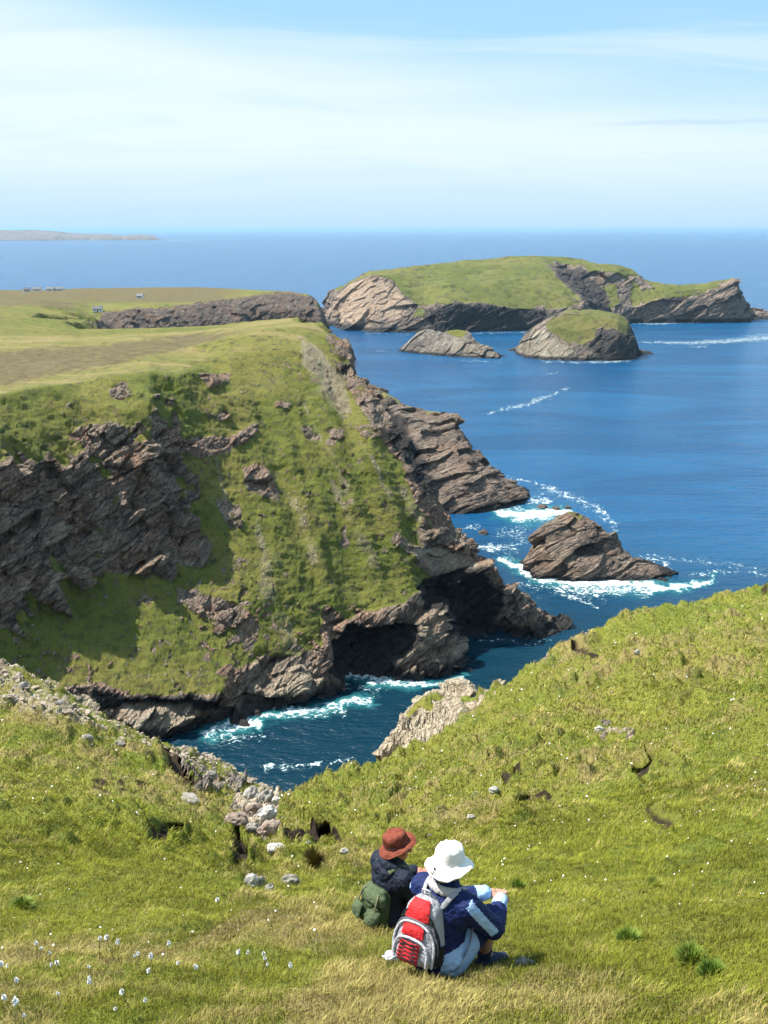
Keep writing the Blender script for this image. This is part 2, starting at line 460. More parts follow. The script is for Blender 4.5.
terH = Terrain(pts, 0.0, (-0.80, 0.27), (170, 1185), 0.0011, 0.0016, 1.3)
acH = cols([(-0.78, -0.42, 0.004), (-0.42, 0.19, 0.00066), (0.19, 0.26, 0.004)])
NRH = 1150
G = terH.mesh_points(acH, NRH); NCH = len(acH)
P = G.reshape(-1, 3)
N = normals(P, NCH, NRH)
Ns = blur2(N[:, 2].reshape(NCH, NRH), 7).ravel()
print('headland verts', len(P), time.time() - T0)

def warp(P, px, py, amp, scale):
    return px + amp * fbm(P, scale, 4, off=3.1), py + amp * fbm(P, scale, 4, off=41.7)

px, py = project(P)
dist = P[:, 1]
wx, wy = warp(P, px, py, 9, 14)
wx2, wy2 = warp(P, px, py, 5, 4); wx2 = 0.5 * (wx + wx2); wy2 = 0.5 * (wy + wy2)
def region(poly, soft, amp=1):
    return sstep(poly_sd(wx2, wy2, poly), -soft, soft)
near = dist < 400
rel = np.ones(len(P))
rock = np.zeros(len(P)); dark = np.zeros(len(P)); pale = np.zeros(len(P)); scree = np.zeros(len(P)); dry = np.zeros(len(P)); brown = np.zeros(len(P))
nn = fbm(P, 22, 4, off=9); nf = fbm(P, 5, 4, off=19)
# the big left cliff
R = region([(-400, 470), (0, 460), (50, 470), (82, 452), (60, 425), (72, 400), (110, 385), (150, 373), (172, 392), (186, 440), (200, 495), (200, 530), (168, 556), (148, 580), (104, 572), (62, 578), (30, 592), (10, 628), (-60, 640), (-400, 640)], 4)
rock = np.maximum(rock, R)
turf_on_cliff = sstep(fbm(P, 9, 4, off=77) + 0.6 * (N[:, 2] - 0.45) + 0.25 * sstep(py, 480, 380), 0.10, 0.28)
rock = rock - R * turf_on_cliff * 0.9
# sea cliff along the foot
R = region([(-400, 700), (60, 688), (100, 684), (130, 694), (190, 697), (225, 694), (232, 672), (262, 655), (300, 655), (322, 645), (345, 620), (385, 608), (406, 602), (425, 588), (436, 578), (412, 558), (410, 545), (440, 545),
            (455, 535), (480, 550), (515, 580), (570, 630), (560, 700), (200, 800), (-400, 800)], 4)
rock = np.maximum(rock, R); lowcliff = R
# outcrops and scars in the turf
OUT = [([(178, 588), (215, 597), (246, 610), (262, 628), (256, 640), (232, 632), (215, 620), (178, 606)], 3), ([(168, 522), (192, 520), (214, 545), (205, 568), (178, 566)], 5),
       ([(180, 437), (215, 436), (240, 432), (262, 420), (255, 440), (225, 452), (200, 460), (185, 455)], 4),
       ([(242, 466), (262, 462), (285, 490), (280, 502), (262, 500), (250, 490)], 5), ([(216, 500), (240, 505), (242, 528), (228, 528)], 4),
       ([(196, 374), (232, 372), (228, 384), (206, 388)], 3),
       ([(214, 412), (228, 410), (232, 418), (216, 420)], 2), ([(300, 425), (318, 428), (322, 436), (305, 436)], 3),]
for poly, soft in OUT:
    R = region(poly, soft) * (0.55 + 0.6 * sstep(nf + 0.6 * fbm(P, 2, 3, off=91), -0.25, 0.25)) * near; rel = np.where((R > .1) & (rock < .4), 0.42, rel); rock = np.maximum(rock, R)
sm8 = near * 0.8 * sstep(fbm(P, 8, 5, off=55, stretch=(1, 1, 0.5)) + 0.6 * fbm(P, 30, 2, off=66), 0.42, 0.52) * sstep(N[:, 2], 0.93, 0.8); rel = np.where((sm8 > .1) & (rock < .3), 0.3, rel); rock = np.maximum(rock, sm8)
sm = near * sstep(fbm(P, 2.6, 4, off=155, gain=.6) + 0.45 * fbm(P, 24, 2, off=166) + 0.15 * sstep(py, 420, 620), 0.40, 0.52) * sstep(Ns, 0.96, 0.88)
rel = np.where((sm > .1) & (rock < .3), 0.22, rel); rock = np.maximum(rock, 0.8 * sm)
# tracks of loose stone running down the face
for ln in ([(256, 515, 3), (262, 550, 9), (268, 600, 12), (292, 645, 16), (300, 665, 18)], [(298, 335, 5), (325, 385, 14), (346, 412, 10)], [(275, 470, 5), (300, 510, 7), (315, 560, 8)],
           [(330, 470, 4), (352, 520, 8), (372, 560, 12)], [(400, 480, 6), (425, 520, 10), (432, 545, 8)], [(215, 455, 3), (232, 520, 6)], [(360, 440, 2), (395, 500, 5)], [(305, 400, 2), (340, 470, 5), (352, 500, 5)]):
    scree = np.maximum(scree, near * sstep(line_d(wx2, wy2, [(a, c, w * 1.25) for a, c, w in ln]), -0.1, 1.0) * (0.50 + 0.9 * nf))
scree = np.maximum(scree, near * 0.35 * sstep(nn, 0.0, 0.5))
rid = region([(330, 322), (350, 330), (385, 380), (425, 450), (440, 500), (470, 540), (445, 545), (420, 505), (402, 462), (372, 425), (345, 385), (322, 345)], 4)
rid = rid * near; rock = np.maximum(rock, rid * (0.62 + 0.9 * nf + 0.25 * sstep(py, 370, 440))); rel = np.where(rid > .2, 0.5, rel); dark = np.maximum(dark, rid * (.30 + .42 * sstep(py, 345, 420)))  # strip's shade written into dark, replaced where dark is reset below
R = region([(300, 338), (322, 350), (345, 380), (352, 412), (340, 410), (320, 380), (302, 362)], 4) * near; scree = np.maximum(scree, R); rock = np.maximum(rock, R * 0.5 * (0.6 + nf)); rel = np.where(R > .2, 0.3, rel); pale = np.maximum(pale, R * .6)
slab = region([(405, 549), (440, 543), (478, 563), (472, 568), (435, 578)], 2) * near; rel = rel * (1 - 0.85 * slab)
# steep ground is bare anywhere
steep = sstep(N[:, 2], 0.46, 0.34)
rock = np.maximum(rock, steep * np.where(rid > .2, .6, 1)); rel = np.where(dist > 480, 0.26, rel)
rock = np.where(P[:, 2] < 4 + 3 * nn, np.maximum(rock, 1), rock)
R = region([(97, 330), (100, 314), (130, 309), (200, 303), (238, 298), (243, 300), (262, 293), (290, 292), (315, 296), (330, 330), (310, 330), (100, 345)], 2) * (dist > 600)
rock = np.maximum(rock, R * (0.85 + 0.5 * nf))
rock = np.maximum(rock, 0.9 * (dist > 600) * sstep(line_d(wx, wy, [(0, 326, 2), (40, 322, 2.2), (70, 322, 2.5), (100, 325, 3)]), 0, 0.6))
# wet black rock near the water; shade of the caves painted in as dark
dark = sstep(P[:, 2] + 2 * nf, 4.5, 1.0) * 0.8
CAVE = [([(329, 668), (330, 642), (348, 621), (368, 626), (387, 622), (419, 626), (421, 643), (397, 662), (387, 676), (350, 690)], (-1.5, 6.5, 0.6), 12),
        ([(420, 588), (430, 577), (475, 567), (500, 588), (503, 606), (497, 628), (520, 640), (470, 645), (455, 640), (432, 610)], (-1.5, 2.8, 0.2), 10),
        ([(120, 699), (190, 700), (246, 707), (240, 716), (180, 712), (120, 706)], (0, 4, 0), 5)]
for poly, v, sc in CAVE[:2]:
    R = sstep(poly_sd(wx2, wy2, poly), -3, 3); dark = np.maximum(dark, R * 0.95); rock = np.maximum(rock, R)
R = region([(85, 688), (130, 697), (200, 698), (246, 705), (243, 718), (190, 712), (125, 706), (100, 712), (90, 700)], 2.5); dark = np.maximum(dark, R * 0.95)  # shade of the undercut put into the rock colour
R = region([(398, 412), (434, 494), (425, 496), (400, 452), (388, 430)], 3); dark = np.maximum(dark, R * 0.8)  # shadow on the steep right-hand face painted dark
pale = np.maximum(pale, 0.8 * region([(55, 398), (75, 398), (85, 420), (82, 445), (66, 425)], 5))
pale = np.maximum(pale, 0.55 * region([(118, 704), (185, 704), (200, 730), (185, 745), (120, 745)], 3)); pale = np.maximum(pale, 0.6 * region([(408, 548), (440, 546), (476, 566), (436, 576)], 3))
pale = np.maximum(pale, 0.35 * region([(425, 600), (470, 640), (470, 680), (400, 690), (405, 640)], 5))
pale = np.maximum(pale, 0.45 * region([(245, 660), (320, 650), (320, 710), (250, 715)], 5))
# plateau: heathery brown band, dry turf
plat = near * sstep(Ns, 0.93, 0.98) * sstep(P[:, 2], 55, 62)
brown = plat * 0.9 * region([(-400, 400), (0, 388), (60, 374), (120, 364), (200, 346), (250, 330), (190, 333), (100, 345), (0, 350), (-400, 352)], 7)
dry = plat * 0.5 + 0.25 * near * sstep(nn, 0.1, 0.5) + plat * 0.4 * sstep(fbm(P, 14, 3, off=4, stretch=(0.4, 2, 1)), 0, .4)
far = (dist > 480).astype(float); farwall = np.zeros(len(P))
brown = np.maximum(brown, 0.8 * far * sstep(fbm(P, 120, 4, off=8, stretch=(.35, 1, 1)) * 1.3 + sstep(py, 312, 296), 0.3, 0.95) * sstep(px, 290, 200))
dry = np.maximum(dry, far * (0.3 + 0.5 * fbm(P, 60, 3, off=88, stretch=(.5, 1, 1))))
for ln in ([(0, 298, .5), (40, 292, .8), (60, 289, .5)], [(60, 305, .5), (130, 300, .6), (160, 303, .4)], [(150, 294, .6), (175, 296, .8), (200, 299, .6)], [(0, 318, .5), (50, 314, .7), (100, 316, .6)], [(30, 308, .4), (90, 306, .5)]):
    dark = np.maximum(dark, 0); R = far * sstep(line_d(wx2, wy2, [(a, c, w * 1.2) for a, c, w in ln]), 0, .5) * (nf > -.15); brown = np.maximum(brown, R * 1.2); farwall = np.maximum(farwall, R)
rock = np.clip(rock, 0, 1.1)

# relief
Ms = rotm('Y', 38) @ rotm('Z', 20)
dark = np.maximum(dark, far * sstep(rock, .5, .8) * .45)  # shade of the far cliffs put into their colour
Q = P * 1.0
i = np.where((rock > 0.02) | (scree > 0.4))[0]
S = (rotm('X', 8) @ rotm('Y', 38)).astype(np.float32)
qp = (P[i] @ S.T) * np.array([0.5, 0.8, 1.7], np.float32)
qp = qp + 0.5 * np.stack([fbm(P[i], 9, 3, off=k * 9) for k in range(3)], 1)
f1, e1 = facets(qp, 11, tilt=1.0, seed=1)
f2, e2 = facets(qp, 3.6, tilt=1.0, seed=2)
f3, e3 = facets(qp, 1.0, tilt=0.8, seed=3)
big = fbm(P[i], 26, 3, ridged=True, off=5)
sc = np.clip(dist[i] / 260, 1, 2.6)
amp = rock[i] ** 1.3 * rel[i]; pale[i] += 0.30 * np.clip(f1 + f2, -.3, 1)
sub = sstep(P[i, 2], -3, 1)
dN = N[i].copy(); dN[:, 2] *= 0.5
disp = (big * 1.4 + f1 * 3.8 + f2 * 1.7 + f3 * 0.5 - sstep(e2, 0.12, 0) * 0.35 - sstep(e1, .1, 0) * 0.5) * amp * sc
seaside = lowcliff[i]
disp *= np.where(dist[i] > 480, 0.8, 1) 
Q[i] += dN * disp[:, None]
# turf: hummocks, terracettes along the contour
j = np.where(rock < 0.98)[0]
tz = P[j, 2] * 3.6 + 2.6 * fbm(P[j], 12, 3, off=2)
slope = sstep(Ns[j], 0.97, 0.8)
sawt = (tz / (2 * np.pi)) % 1.0
terr = np.where(sawt < 0.8, sawt / 0.8, (1 - sawt) / 0.2) - 0.5
t = (1 - np.clip(rock[j], 0, 1))
hum = fbm(P[j], 15, 3, off=31) * 1.2 * slope + fbm(P[j], 5.0, 3, off=37) * 0.6 * (0.25 + slope) + fbm(P[j], 1.3, 3, off=57, gain=.7) * 0.26 * (0.2 + slope)
Q[j] += N[j] * (t * (hum + terr * 0.13 * slope * sstep(fbm(P[j], 18, 2, off=44), -0.5, 0.2)))[:, None]
k = np.where(scree > 0.3)[0]
Q[k, 2] += 0.25 * fbm(P[k], 0.9, 2, off=5) * scree[k]
# gullies down the main face
gl = near * sstep(Ns, .95, .8) * (1 - lowcliff)
gx = px + 0.45 * (py - 500)
for c, w, d in ((275, 10, 1.2), (318, 13, 1.6), (352, 9, 1.2), (300, 7, .9), (395, 12, 1.5)):
    g = (px - (c + 0.30 * (py - 450)) + 6 * nn) / w
    Q += N * (-d * gl * np.exp(-g * g))[:, None]
# hollowed sea caves
for poly, v, soft in CAVE:
    R = sstep(poly_sd(px + 5 * nf, py + 5 * nn, poly), -1.5, soft) * near
    Q += R[:, None] * np.array(v)[None, :]
Q[:, 2] = np.where(P[:, 2] < -2, np.minimum(Q[:, 2], -2), Q[:, 2])

MAT_HEAD = land_material('headland_turf_and_rock', 1.0)
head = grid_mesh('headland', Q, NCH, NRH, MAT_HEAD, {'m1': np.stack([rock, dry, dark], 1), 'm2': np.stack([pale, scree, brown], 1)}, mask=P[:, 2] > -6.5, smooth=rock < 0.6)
tag(head, kind='structure')
headQ, headP = Q, P
print('headland', time.time() - T0)

# ------------------------------------------------------------------ cottages on the far moor
hpx, hpy = project(headQ)
def on_head(px_, py_):
    k = np.argpartition((hpx - px_) ** 2 + (hpy - py_) ** 2 + 1e6 * (headQ[:, 1] < 500), 6)[:6]; return headQ[k[np.argmin(headQ[k, 1])]]
mw, b = newmat('whitewash'); b.out(b.bsdf((0.78, 0.77, 0.74), 0.9, 0.1, b.bump(b.noise(b.obj(), 3, 4), 0.4, 0.1)))
mrf, b = newmat('slate_roof'); b.out(b.bsdf(b.mix(b.noise(b.obj(), 2, 4), (0.10, 0.10, 0.11), (0.2, 0.2, 0.21)), 0.7, 0.3))
mdk, b = newmat('dark_opening'); b.out(b.bsdf((0.03, 0.03, 0.035), 0.4, 0.4))
def prism(name, P_, F_, mat, parent):
    me = bpy.data.meshes.new(name); me.from_pydata(P_, [], F_); me.materials.append(mat); o = bpy.data.objects.new(name, me); COL.objects.link(o); o.parent = parent; return o
def cottage(px_, py_, L, rz, label):
    p = on_head(px_, py_); e = empty('cottage', (float(p[0]), float(p[1]), float(p[2]) - 0.3)); e.rotation_euler = (0, 0, rz); tag(e, label, 'house', 'cottages on the far moor')
    L *= .75; w, h, r = L * .5, 2.3, 3.7; l = L
    x, y = l / 2, w / 2
    prism('wall', [(-x, -y, 0), (x, -y, 0), (x, y, 0), (-x, y, 0), (-x, -y, h), (x, -y, h), (x, y, h), (-x, y, h), (-x, 0, r), (x, 0, r)], [(0, 1, 5, 4), (2, 3, 7, 6), (1, 2, 6, 9, 5), (3, 0, 4, 8, 7), (3, 2, 1, 0)], mw, e)
    t = .25; rf = prism('roof', [(-x - t, -y - t, h - .15), (x + t, -y - t, h - .15), (x + t, 0, r + .12), (-x - t, 0, r + .12), (x + t, y + t, h - .15), (-x - t, y + t, h - .15), (-x - t, -y - t, h), (x + t, -y - t, h), (x + t, 0, r + .3), (-x - t, 0, r + .3), (x + t, y + t, h), (-x - t, y + t, h)],
          [(6, 7, 8, 9), (9, 8, 10, 11), (0, 3, 2, 1), (3, 5, 4, 2), (0, 1, 7, 6), (4, 5, 11, 10), (1, 2, 4, 10, 8, 7), (0, 6, 9, 11, 5, 3)], mrf, e)
    prism('chimney', [(a, b_, c) for c in (r, r + 1.1) for a, b_ in ((x - .9, -.35), (x - .2, -.35), (x - .2, .35), (x - .9, .35))], [(0, 1, 5, 4), (1, 2, 6, 5), (2, 3, 7, 6), (3, 0, 4, 7), (4, 5, 6, 7)], mw, rf)
    for nm, x0, x1, z0, z1 in (('door', -.5, .5, 0, 2.1), ('window', -x * .7, -x * .7 + 1, 1, 2), ('window', x * .7 - 1, x * .7, 1, 2)):
        prism(nm, [(a, b_, c) for b_ in (-y - .05, -y + .1) for a, c in ((x0, z0), (x1, z0), (x1, z1), (x0, z1))], [(0, 1, 2, 3), (7, 6, 5, 4), (0, 4, 5, 1), (1, 5, 6, 2), (2, 6, 7, 3), (3, 7, 4, 0)], mdk, e)
cottage(98, 311, 9, .2, 'white cottage standing alone nearest to the cove on the far moor')
cottage(140, 298, 8, -.3, 'small pale cottage alone in the middle of the far moor'); cottage(27, 291.5, 9, .4, 'leftmost white cottage of the row on the far skyline')
cottage(37, 291, 11, .1, 'second white cottage from the left on the far skyline'); cottage(50, 290.8, 9, -.2, 'third white cottage from the left on the far skyline'); cottage(59, 290.6, 12, .1, 'rightmost long white cottage of the row on the far skyline')

# ------------------------------------------------------------------ generic sea rocks and islands
def rockland(name, table, back, arange, brange, acols, nr, mat, disp, da=0.0011, db=0.0016, blur=1.0, rockpoly=None, turfpoly=None, palepoly=None, darkpoly=None, strat=(0, 38, 0), unit=1.0, noiseoff=0, turf_steep=(0.62, 0.5), darklow=3.0, ring=True, foot=6.0, extra=None, bigdip=1.0, humamp=1.0):
    pts = []
    for px, lst in table:
        p = [at(px, py, Y=Y) for py, Y in lst]
        x, y, z = p[0]; k = (y - foot) / y
        pts.append((x * k, y - foot, -foot)); 
        x, y, z = p[0]; pts.append((x, y, min(z, 0) - 0.5))
        pts += densify(p, 2)
        x, y, z = p[-1]; bk = back
        pts.append((x * (y + bk * 0.5) / y, y + bk * 0.5, z * 0.45)); pts.append((x * (y + bk) / y, y + bk, -foot))
    a0, a1 = arange; 
    for a in np.linspace(a0, a1, 12):
        pts.append((a * brange[0], brange[0], -foot - 2)); pts.append((a * brange[1], brange[1], -foot - 2))
    for Yv in np.linspace(brange[0], brange[1], 8):
        pts.append((a0 * Yv, Yv, -foot - 2)); pts.append((a1 * Yv, Yv, -foot - 2))
    for (px, lst), sg in ((table[0], -1), (table[-1], 1)):
        for py, Y in lst:
            x, y, z = at(px + sg * 4, py, Y=Y); pts.append((x, y, -foot))
    if extra: pts += extra
    T = Terrain(pts, 0.0, arange, brange, da, db, blur)
    G = T.mesh_points(acols, nr, 2000); nc = len(acols)
    P = G.reshape(-1, 3); N = normals(P, nc, nr)
    px, py = project(P)
    nf = fbm(P, 6 * unit, 4, off=noiseoff); nn = fbm(P, 25 * unit, 4, off=noiseoff + 5)
    pw = F / P[:, 1] * unit
    wx = px + 5.0 * unit * nf * F / P[:, 1] + 3.0 * nn; wy = py + (2.5 * nn + 3.0 * nf) * unit * F / P[:, 1]
    rock = sstep(N[:, 2] + 0.12 * nf + 0.1 * nn, *turf_steep)
    if rockpoly:
        for poly, s in rockpoly: rock = np.maximum(rock, sstep(poly_sd(wx, wy, poly), -s, s))
    if turfpoly is not None:
        tf = np.zeros(len(P))
        for poly, s in turfpoly: tf = np.maximum(tf, sstep(poly_sd(wx, wy, poly), -s, s))
        rock = np.minimum(rock if turfpoly[0][1] < 0 else 1, 1 - tf) if len(turfpoly) else np.ones(len(P))
        if rockpoly:
            for poly, s in rockpoly: rock = np.maximum(rock, sstep(poly_sd(wx, wy, poly), -s, s))
    rock = np.where(P[:, 2] < 4 * unit + 2 * nn, 1.0, rock)
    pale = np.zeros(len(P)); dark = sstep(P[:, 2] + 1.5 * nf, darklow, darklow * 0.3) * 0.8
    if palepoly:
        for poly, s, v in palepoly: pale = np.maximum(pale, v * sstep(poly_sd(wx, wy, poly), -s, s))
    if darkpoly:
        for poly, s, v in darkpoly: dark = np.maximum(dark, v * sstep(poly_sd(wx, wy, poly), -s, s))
    S = (rotm('X', strat[0]) @ rotm('Y', strat[1]) @ rotm('Z', strat[2])).astype(np.float32)
    q = (P @ S.T) * np.array([0.5, 0.7, 1.7], np.float32) + 0.8 * unit * np.stack([fbm(P, 9 * unit, 3, off=k * 9 + noiseoff) for k in range(3)], 1)
    f1, e1 = facets(q, 8 * unit, tilt=0.9, seed=4); f2, e2 = facets(q, 3.0 * unit, tilt=0.9, seed=5); f3, e3 = facets(q, 1.1 * unit, tilt=.8, seed=6)
    dN = N.copy(); dN[:, 2] *= 0.6
    am = np.clip(rock, 0, 1) ** 1.2
    Q = P + dN * (am * disp * (1.2 * bigdip * fbm(P, 24 * unit, 3, ridged=True, off=3 + noiseoff) + 3.6 * bigdip * f1 + 1.1 * f2 + 0.35 * f3 - 0.5 * sstep(e2, .12, 0)))[:, None]
    Q += N * ((1 - am) * humamp * (0.5 * nf + 1.2 * nn) * unit)[:, None]
    Q[:, 2] = np.where(P[:, 2] < -2, np.minimum(Q[:, 2], -1.5), Q[:, 2])
    z0 = np.zeros(len(P))
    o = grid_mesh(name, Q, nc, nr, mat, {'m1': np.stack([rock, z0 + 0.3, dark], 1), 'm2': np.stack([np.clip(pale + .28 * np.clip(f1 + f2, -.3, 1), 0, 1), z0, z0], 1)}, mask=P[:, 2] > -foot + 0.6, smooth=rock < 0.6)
    return o

MAT_ISLE = land_material('island_turf_and_rock', 3.2, bumpd=0.45, g1=(0.10, 0.118, 0.024), g2=(0.145, 0.142, 0.036), g3=(0.055, 0.065, 0.018), rocks=((0.27, 0.21, 0.165), (0.11, 0.095, 0.085), (0.32, 0.22, 0.15)), pale=(0.45, 0.33, 0.235), strata=((0, 25, 0), 1), grass_noise=0.7)
isle = rockland('island', [
 (322, [(320, 1255), (308, 1262), (306, 1275)]),
 (335, [(325, 1215), (310, 1228), (292, 1250), (289, 1275)]),
 (350, [(331, 1172), (312, 1190), (286, 1230), (280, 1262)]),
 (370, [(333, 1153), (312, 1172), (276, 1220), (271, 1260)]),
 (400, [(334, 1144), (318, 1158), (290, 1200), (275, 1225), (267, 1275)]),
 (425, [(333, 1150), (320, 1158), (304, 1175), (285, 1215), (264, 1290)]),
 (450, [(333, 1153), (304, 1163), (285, 1205), (270, 1260), (262, 1310)]),
 (480, [(332, 1158), (303, 1168), (285, 1210), (268, 1275), (258.5, 1330)]),
 (510, [(332, 1162), (309, 1170), (290, 1205), (270, 1270), (255.5, 1345)]),
 (530, [(331, 1168), (310, 1178), (288, 1215), (268, 1280), (255, 1350)]),
 (548, [(330, 1175), (310, 1183), (292, 1208), (270, 1270), (262, 1310), (256, 1350)]),
 (565, [(330, 1175), (308, 1183), (295, 1205), (282, 1245), (272, 1285), (268, 1320), (257, 1350)]),
 (580, [(330, 1178), (310, 1190), (299, 1205), (290, 1240), (284, 1280), (272, 1300), (266, 1320), (259, 1350)]),
 (600, [(327, 1195), (312, 1205), (305, 1212), (300, 1260), (285, 1290), (270, 1305), (264, 1345)]),
 (618, [(324, 1230), (316, 1245), (305, 1265), (288, 1290), (272, 1310), (265, 1345)]),
 (632, [(322, 1262), (308, 1272), (296, 1290), (280, 1315), (269, 1340)]),
 (645, [(322, 1265), (305, 1275), (292, 1295), (280, 1325)]),
 (665, [(322, 1268), (298, 1278), (288, 1300), (284, 1320)]),
 (690, [(322, 1268), (300, 1278), (290, 1290), (284, 1310)]),
 (715, [(322, 1268), (298, 1278), (288, 1290), (281, 1305)]),
 (735, [(321, 1272), (302, 1280), (288, 1288), (278, 1300)]),
 (741, [(321, 1275), (304, 1282), (295, 1292), (291, 1300)]),
 (748, [(320, 1280), (308, 1285), (302, 1290), (298, 1296)]),
 ], 90, (-0.12, 0.45), (1090, 1500), cols([(-0.11, 0.43, 0.0009)]), 260, MAT_ISLE, 1.25, da=0.0008, db=0.0006, blur=1.2, unit=3.2, strat=(0, 28, 0), turf_steep=(0.86, 0.62),
 rockpoly=[([(318, 330), (322, 305), (345, 284), (368, 277), (392, 280), (402, 296), (418, 306), (412, 336), (318, 336)], 2), ([(430, 305), (455, 302), (500, 308), (525, 316), (545, 306), (552, 340), (430, 340)], 1.5),
           ([(545, 264), (585, 268), (605, 290), (612, 305), (600, 318), (592, 306), (570, 290)], 1.5), ([(605, 318), (625, 305), (650, 306), (680, 300), (720, 296), (745, 300), (750, 325), (600, 328)], 2), ([(700, 300), (720, 285), (738, 280), (745, 300)], 2), ([(640, 290), (625, 272), (640, 278), (655, 290)], 1)],
 palepoly=[([(320, 322), (345, 288), (368, 280), (392, 284), (410, 305), (400, 322)], 3, 0.75), ([(700, 300), (720, 285), (738, 280), (740, 295)], 3, 0.35)],
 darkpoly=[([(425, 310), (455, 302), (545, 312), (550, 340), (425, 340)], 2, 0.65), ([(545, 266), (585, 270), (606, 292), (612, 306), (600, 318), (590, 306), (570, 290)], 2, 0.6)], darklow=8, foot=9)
tag(isle, kind='structure')

MAT_STACK = land_material('sea_stack_turf_and_rock', 2.3, bumpd=0.5, g1=(0.10, 0.115, 0.024), g2=(0.15, 0.135, 0.04), rocks=((0.27, 0.205, 0.155), (0.11, 0.09, 0.075), (0.31, 0.215, 0.145)), pale=(0.47, 0.41, 0.3), strata=((0, 40, 0), 1))
st = rockland('sea_stack', [
 (517, [(351, 940), (347, 948), (344, 952)]),
 (524, [(355, 918), (342, 930), (334, 940)]),
 (535, [(358, 908), (336, 922), (326, 938)]),
 (548, [(360, 898), (330, 918), (318, 935)]),
 (565, [(361, 893), (330, 915), (313, 932), (310.5, 950)]),
 (580, [(361, 893), (330, 912), (314, 930), (310, 950)]),
 (600, [(361, 893), (335, 902), (318, 920), (310.5, 945)]),
 (618, [(361, 893), (335, 899), (322, 912), (314, 935)]),
 (628, [(359, 900), (338, 905), (326, 918), (320, 930)]),
 (634, [(357, 908), (340, 912), (334, 925)]),
 (637, [(355, 915), (348, 918), (345, 925)]),
 ], 40, (0.10, 0.29), (860, 1040), cols([(0.115, 0.27, 0.0008)]), 260, MAT_STACK, 0.62, da=0.0006, db=0.0005, blur=1.0, unit=2.2, noiseoff=20,
 turfpoly=[([(545, 322), (560, 312), (600, 310), (626, 318), (632, 334), (620, 332), (612, 326), (600, 330), (592, 344), (572, 346), (560, 338), (548, 330)], 3)],
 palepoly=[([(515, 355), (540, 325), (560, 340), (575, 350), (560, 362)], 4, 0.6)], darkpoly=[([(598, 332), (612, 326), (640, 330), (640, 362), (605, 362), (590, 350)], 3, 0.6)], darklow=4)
tag(st, 'rounded sea stack with a green grassy top between the long island and the headland', 'sea stack')
MAT_STACK2 = land_material('pale_islet_rock', 2.0, rocks=((0.30, 0.25, 0.2), (0.15, 0.125, 0.11), (0.36, 0.29, 0.2)), pale=(0.5, 0.44, 0.35), strata=((0, 48, 0), 1))
st2 = rockland('sea_rock', [
 (401, [(352, 962), (350.5, 965), (350, 968)]),
 (408, [(353, 955), (345, 962), (342, 968)]),
 (418, [(355, 945), (340, 955), (332, 965)]),
 (428, [(356, 938), (338, 950), (328, 962)]),
 (436, [(357, 930), (340, 945), (331, 955)]),
 (446, [(358, 925), (342, 938), (331.5, 950)]),
 (458, [(359, 918), (345, 930), (329.5, 948)]),
 (468, [(360, 914), (347, 925), (331, 942)]),
 (474, [(360, 912), (348, 922), (339, 935)]),
 (488, [(361, 907), (352, 915), (346, 925)]),
 (499, [(361.5, 905), (357, 909), (353, 914)]),
 ], 22, (-0.02, 0.16), (870, 1010), cols([(0.0, 0.135, 0.0008)]), 220, MAT_STACK2, 0.5, da=0.0006, db=0.0005, blur=0.9, unit=1.7, noiseoff=30, strat=(0, 48, 0),
 turfpoly=[([(445, 333), (455, 328), (472, 330), (470, 337), (455, 338)], 1.5)], palepoly=[([(400, 352), (425, 330), (470, 335), (460, 355)], 4, 0.35)], darklow=3)
tag(st2, 'low jagged pale rock islet with slanting strata left of the rounded grassy stack', 'rock islet')

MAT_ROCK = land_material('dark_sea_rock', 1.25, bumpd=0.6, rocks=((0.27, 0.205, 0.16), (0.10, 0.078, 0.065), (0.30, 0.185, 0.125)), pale=(0.38, 0.30, 0.225), g1=(0.16, 0.15, 0.05), g2=(0.2, 0.17, 0.06), strata=((20, 30, 0), 1))
pr = rockland('rock_headland', [
 (330, [(430, 480), (400, 492), (385, 500), (380, 520)]),
 (360, [(440, 470), (410, 480), (388, 492), (383, 512)]),
 (385, [(470, 440), (420, 462), (396, 480), (392, 500)]),
 (400, [(505, 405), (450, 430), (415, 455), (404, 480), (401, 492)]),
 (420, [(516, 395), (470, 415), (430, 442), (413, 468), (409, 480)]),
 (440, [(519, 392), (480, 410), (440, 438), (418, 460), (411, 472)]),
 (456, [(519, 392.5), (485, 405), (450, 428), (425, 448), (417, 460)]),
 (468, [(518, 394), (490, 402), (465, 418), (440, 440)]),
 (480, [(516, 396), (497, 402), (480, 415), (462, 430)]),
 (492, [(512, 400), (496, 406), (484, 414), (472, 424)]),
 (505, [(508, 404), (497, 409), (488, 416), (481, 423)]),
 (518, [(503, 409), (497, 412), (492, 417)]),
 (527, [(500, 413), (497, 416)]),
 ], 34, (-0.12, 0.22), (360, 620), cols([(-0.09, 0.19, 0.0011)]), 420, MAT_ROCK, 0.6, unit=1.2, bigdip=1.5, noiseoff=40, turfpoly=[([(385, 388), (395, 395), (450, 410), (456, 416), (440, 416), (398, 404), (380, 396)], 1.5)],
 palepoly=[([(390, 405), (440, 420), (470, 470), (440, 500), (410, 450)], 8, 0.38)], darkpoly=[([(380, 400), (402, 416), (430, 470), (440, 520), (425, 520), (400, 470)], 6, 0.75)], darklow=3, strat=(25, 30, 0))  # lit face painted paler, shadowed left side painted darker
tag(pr, kind='structure')

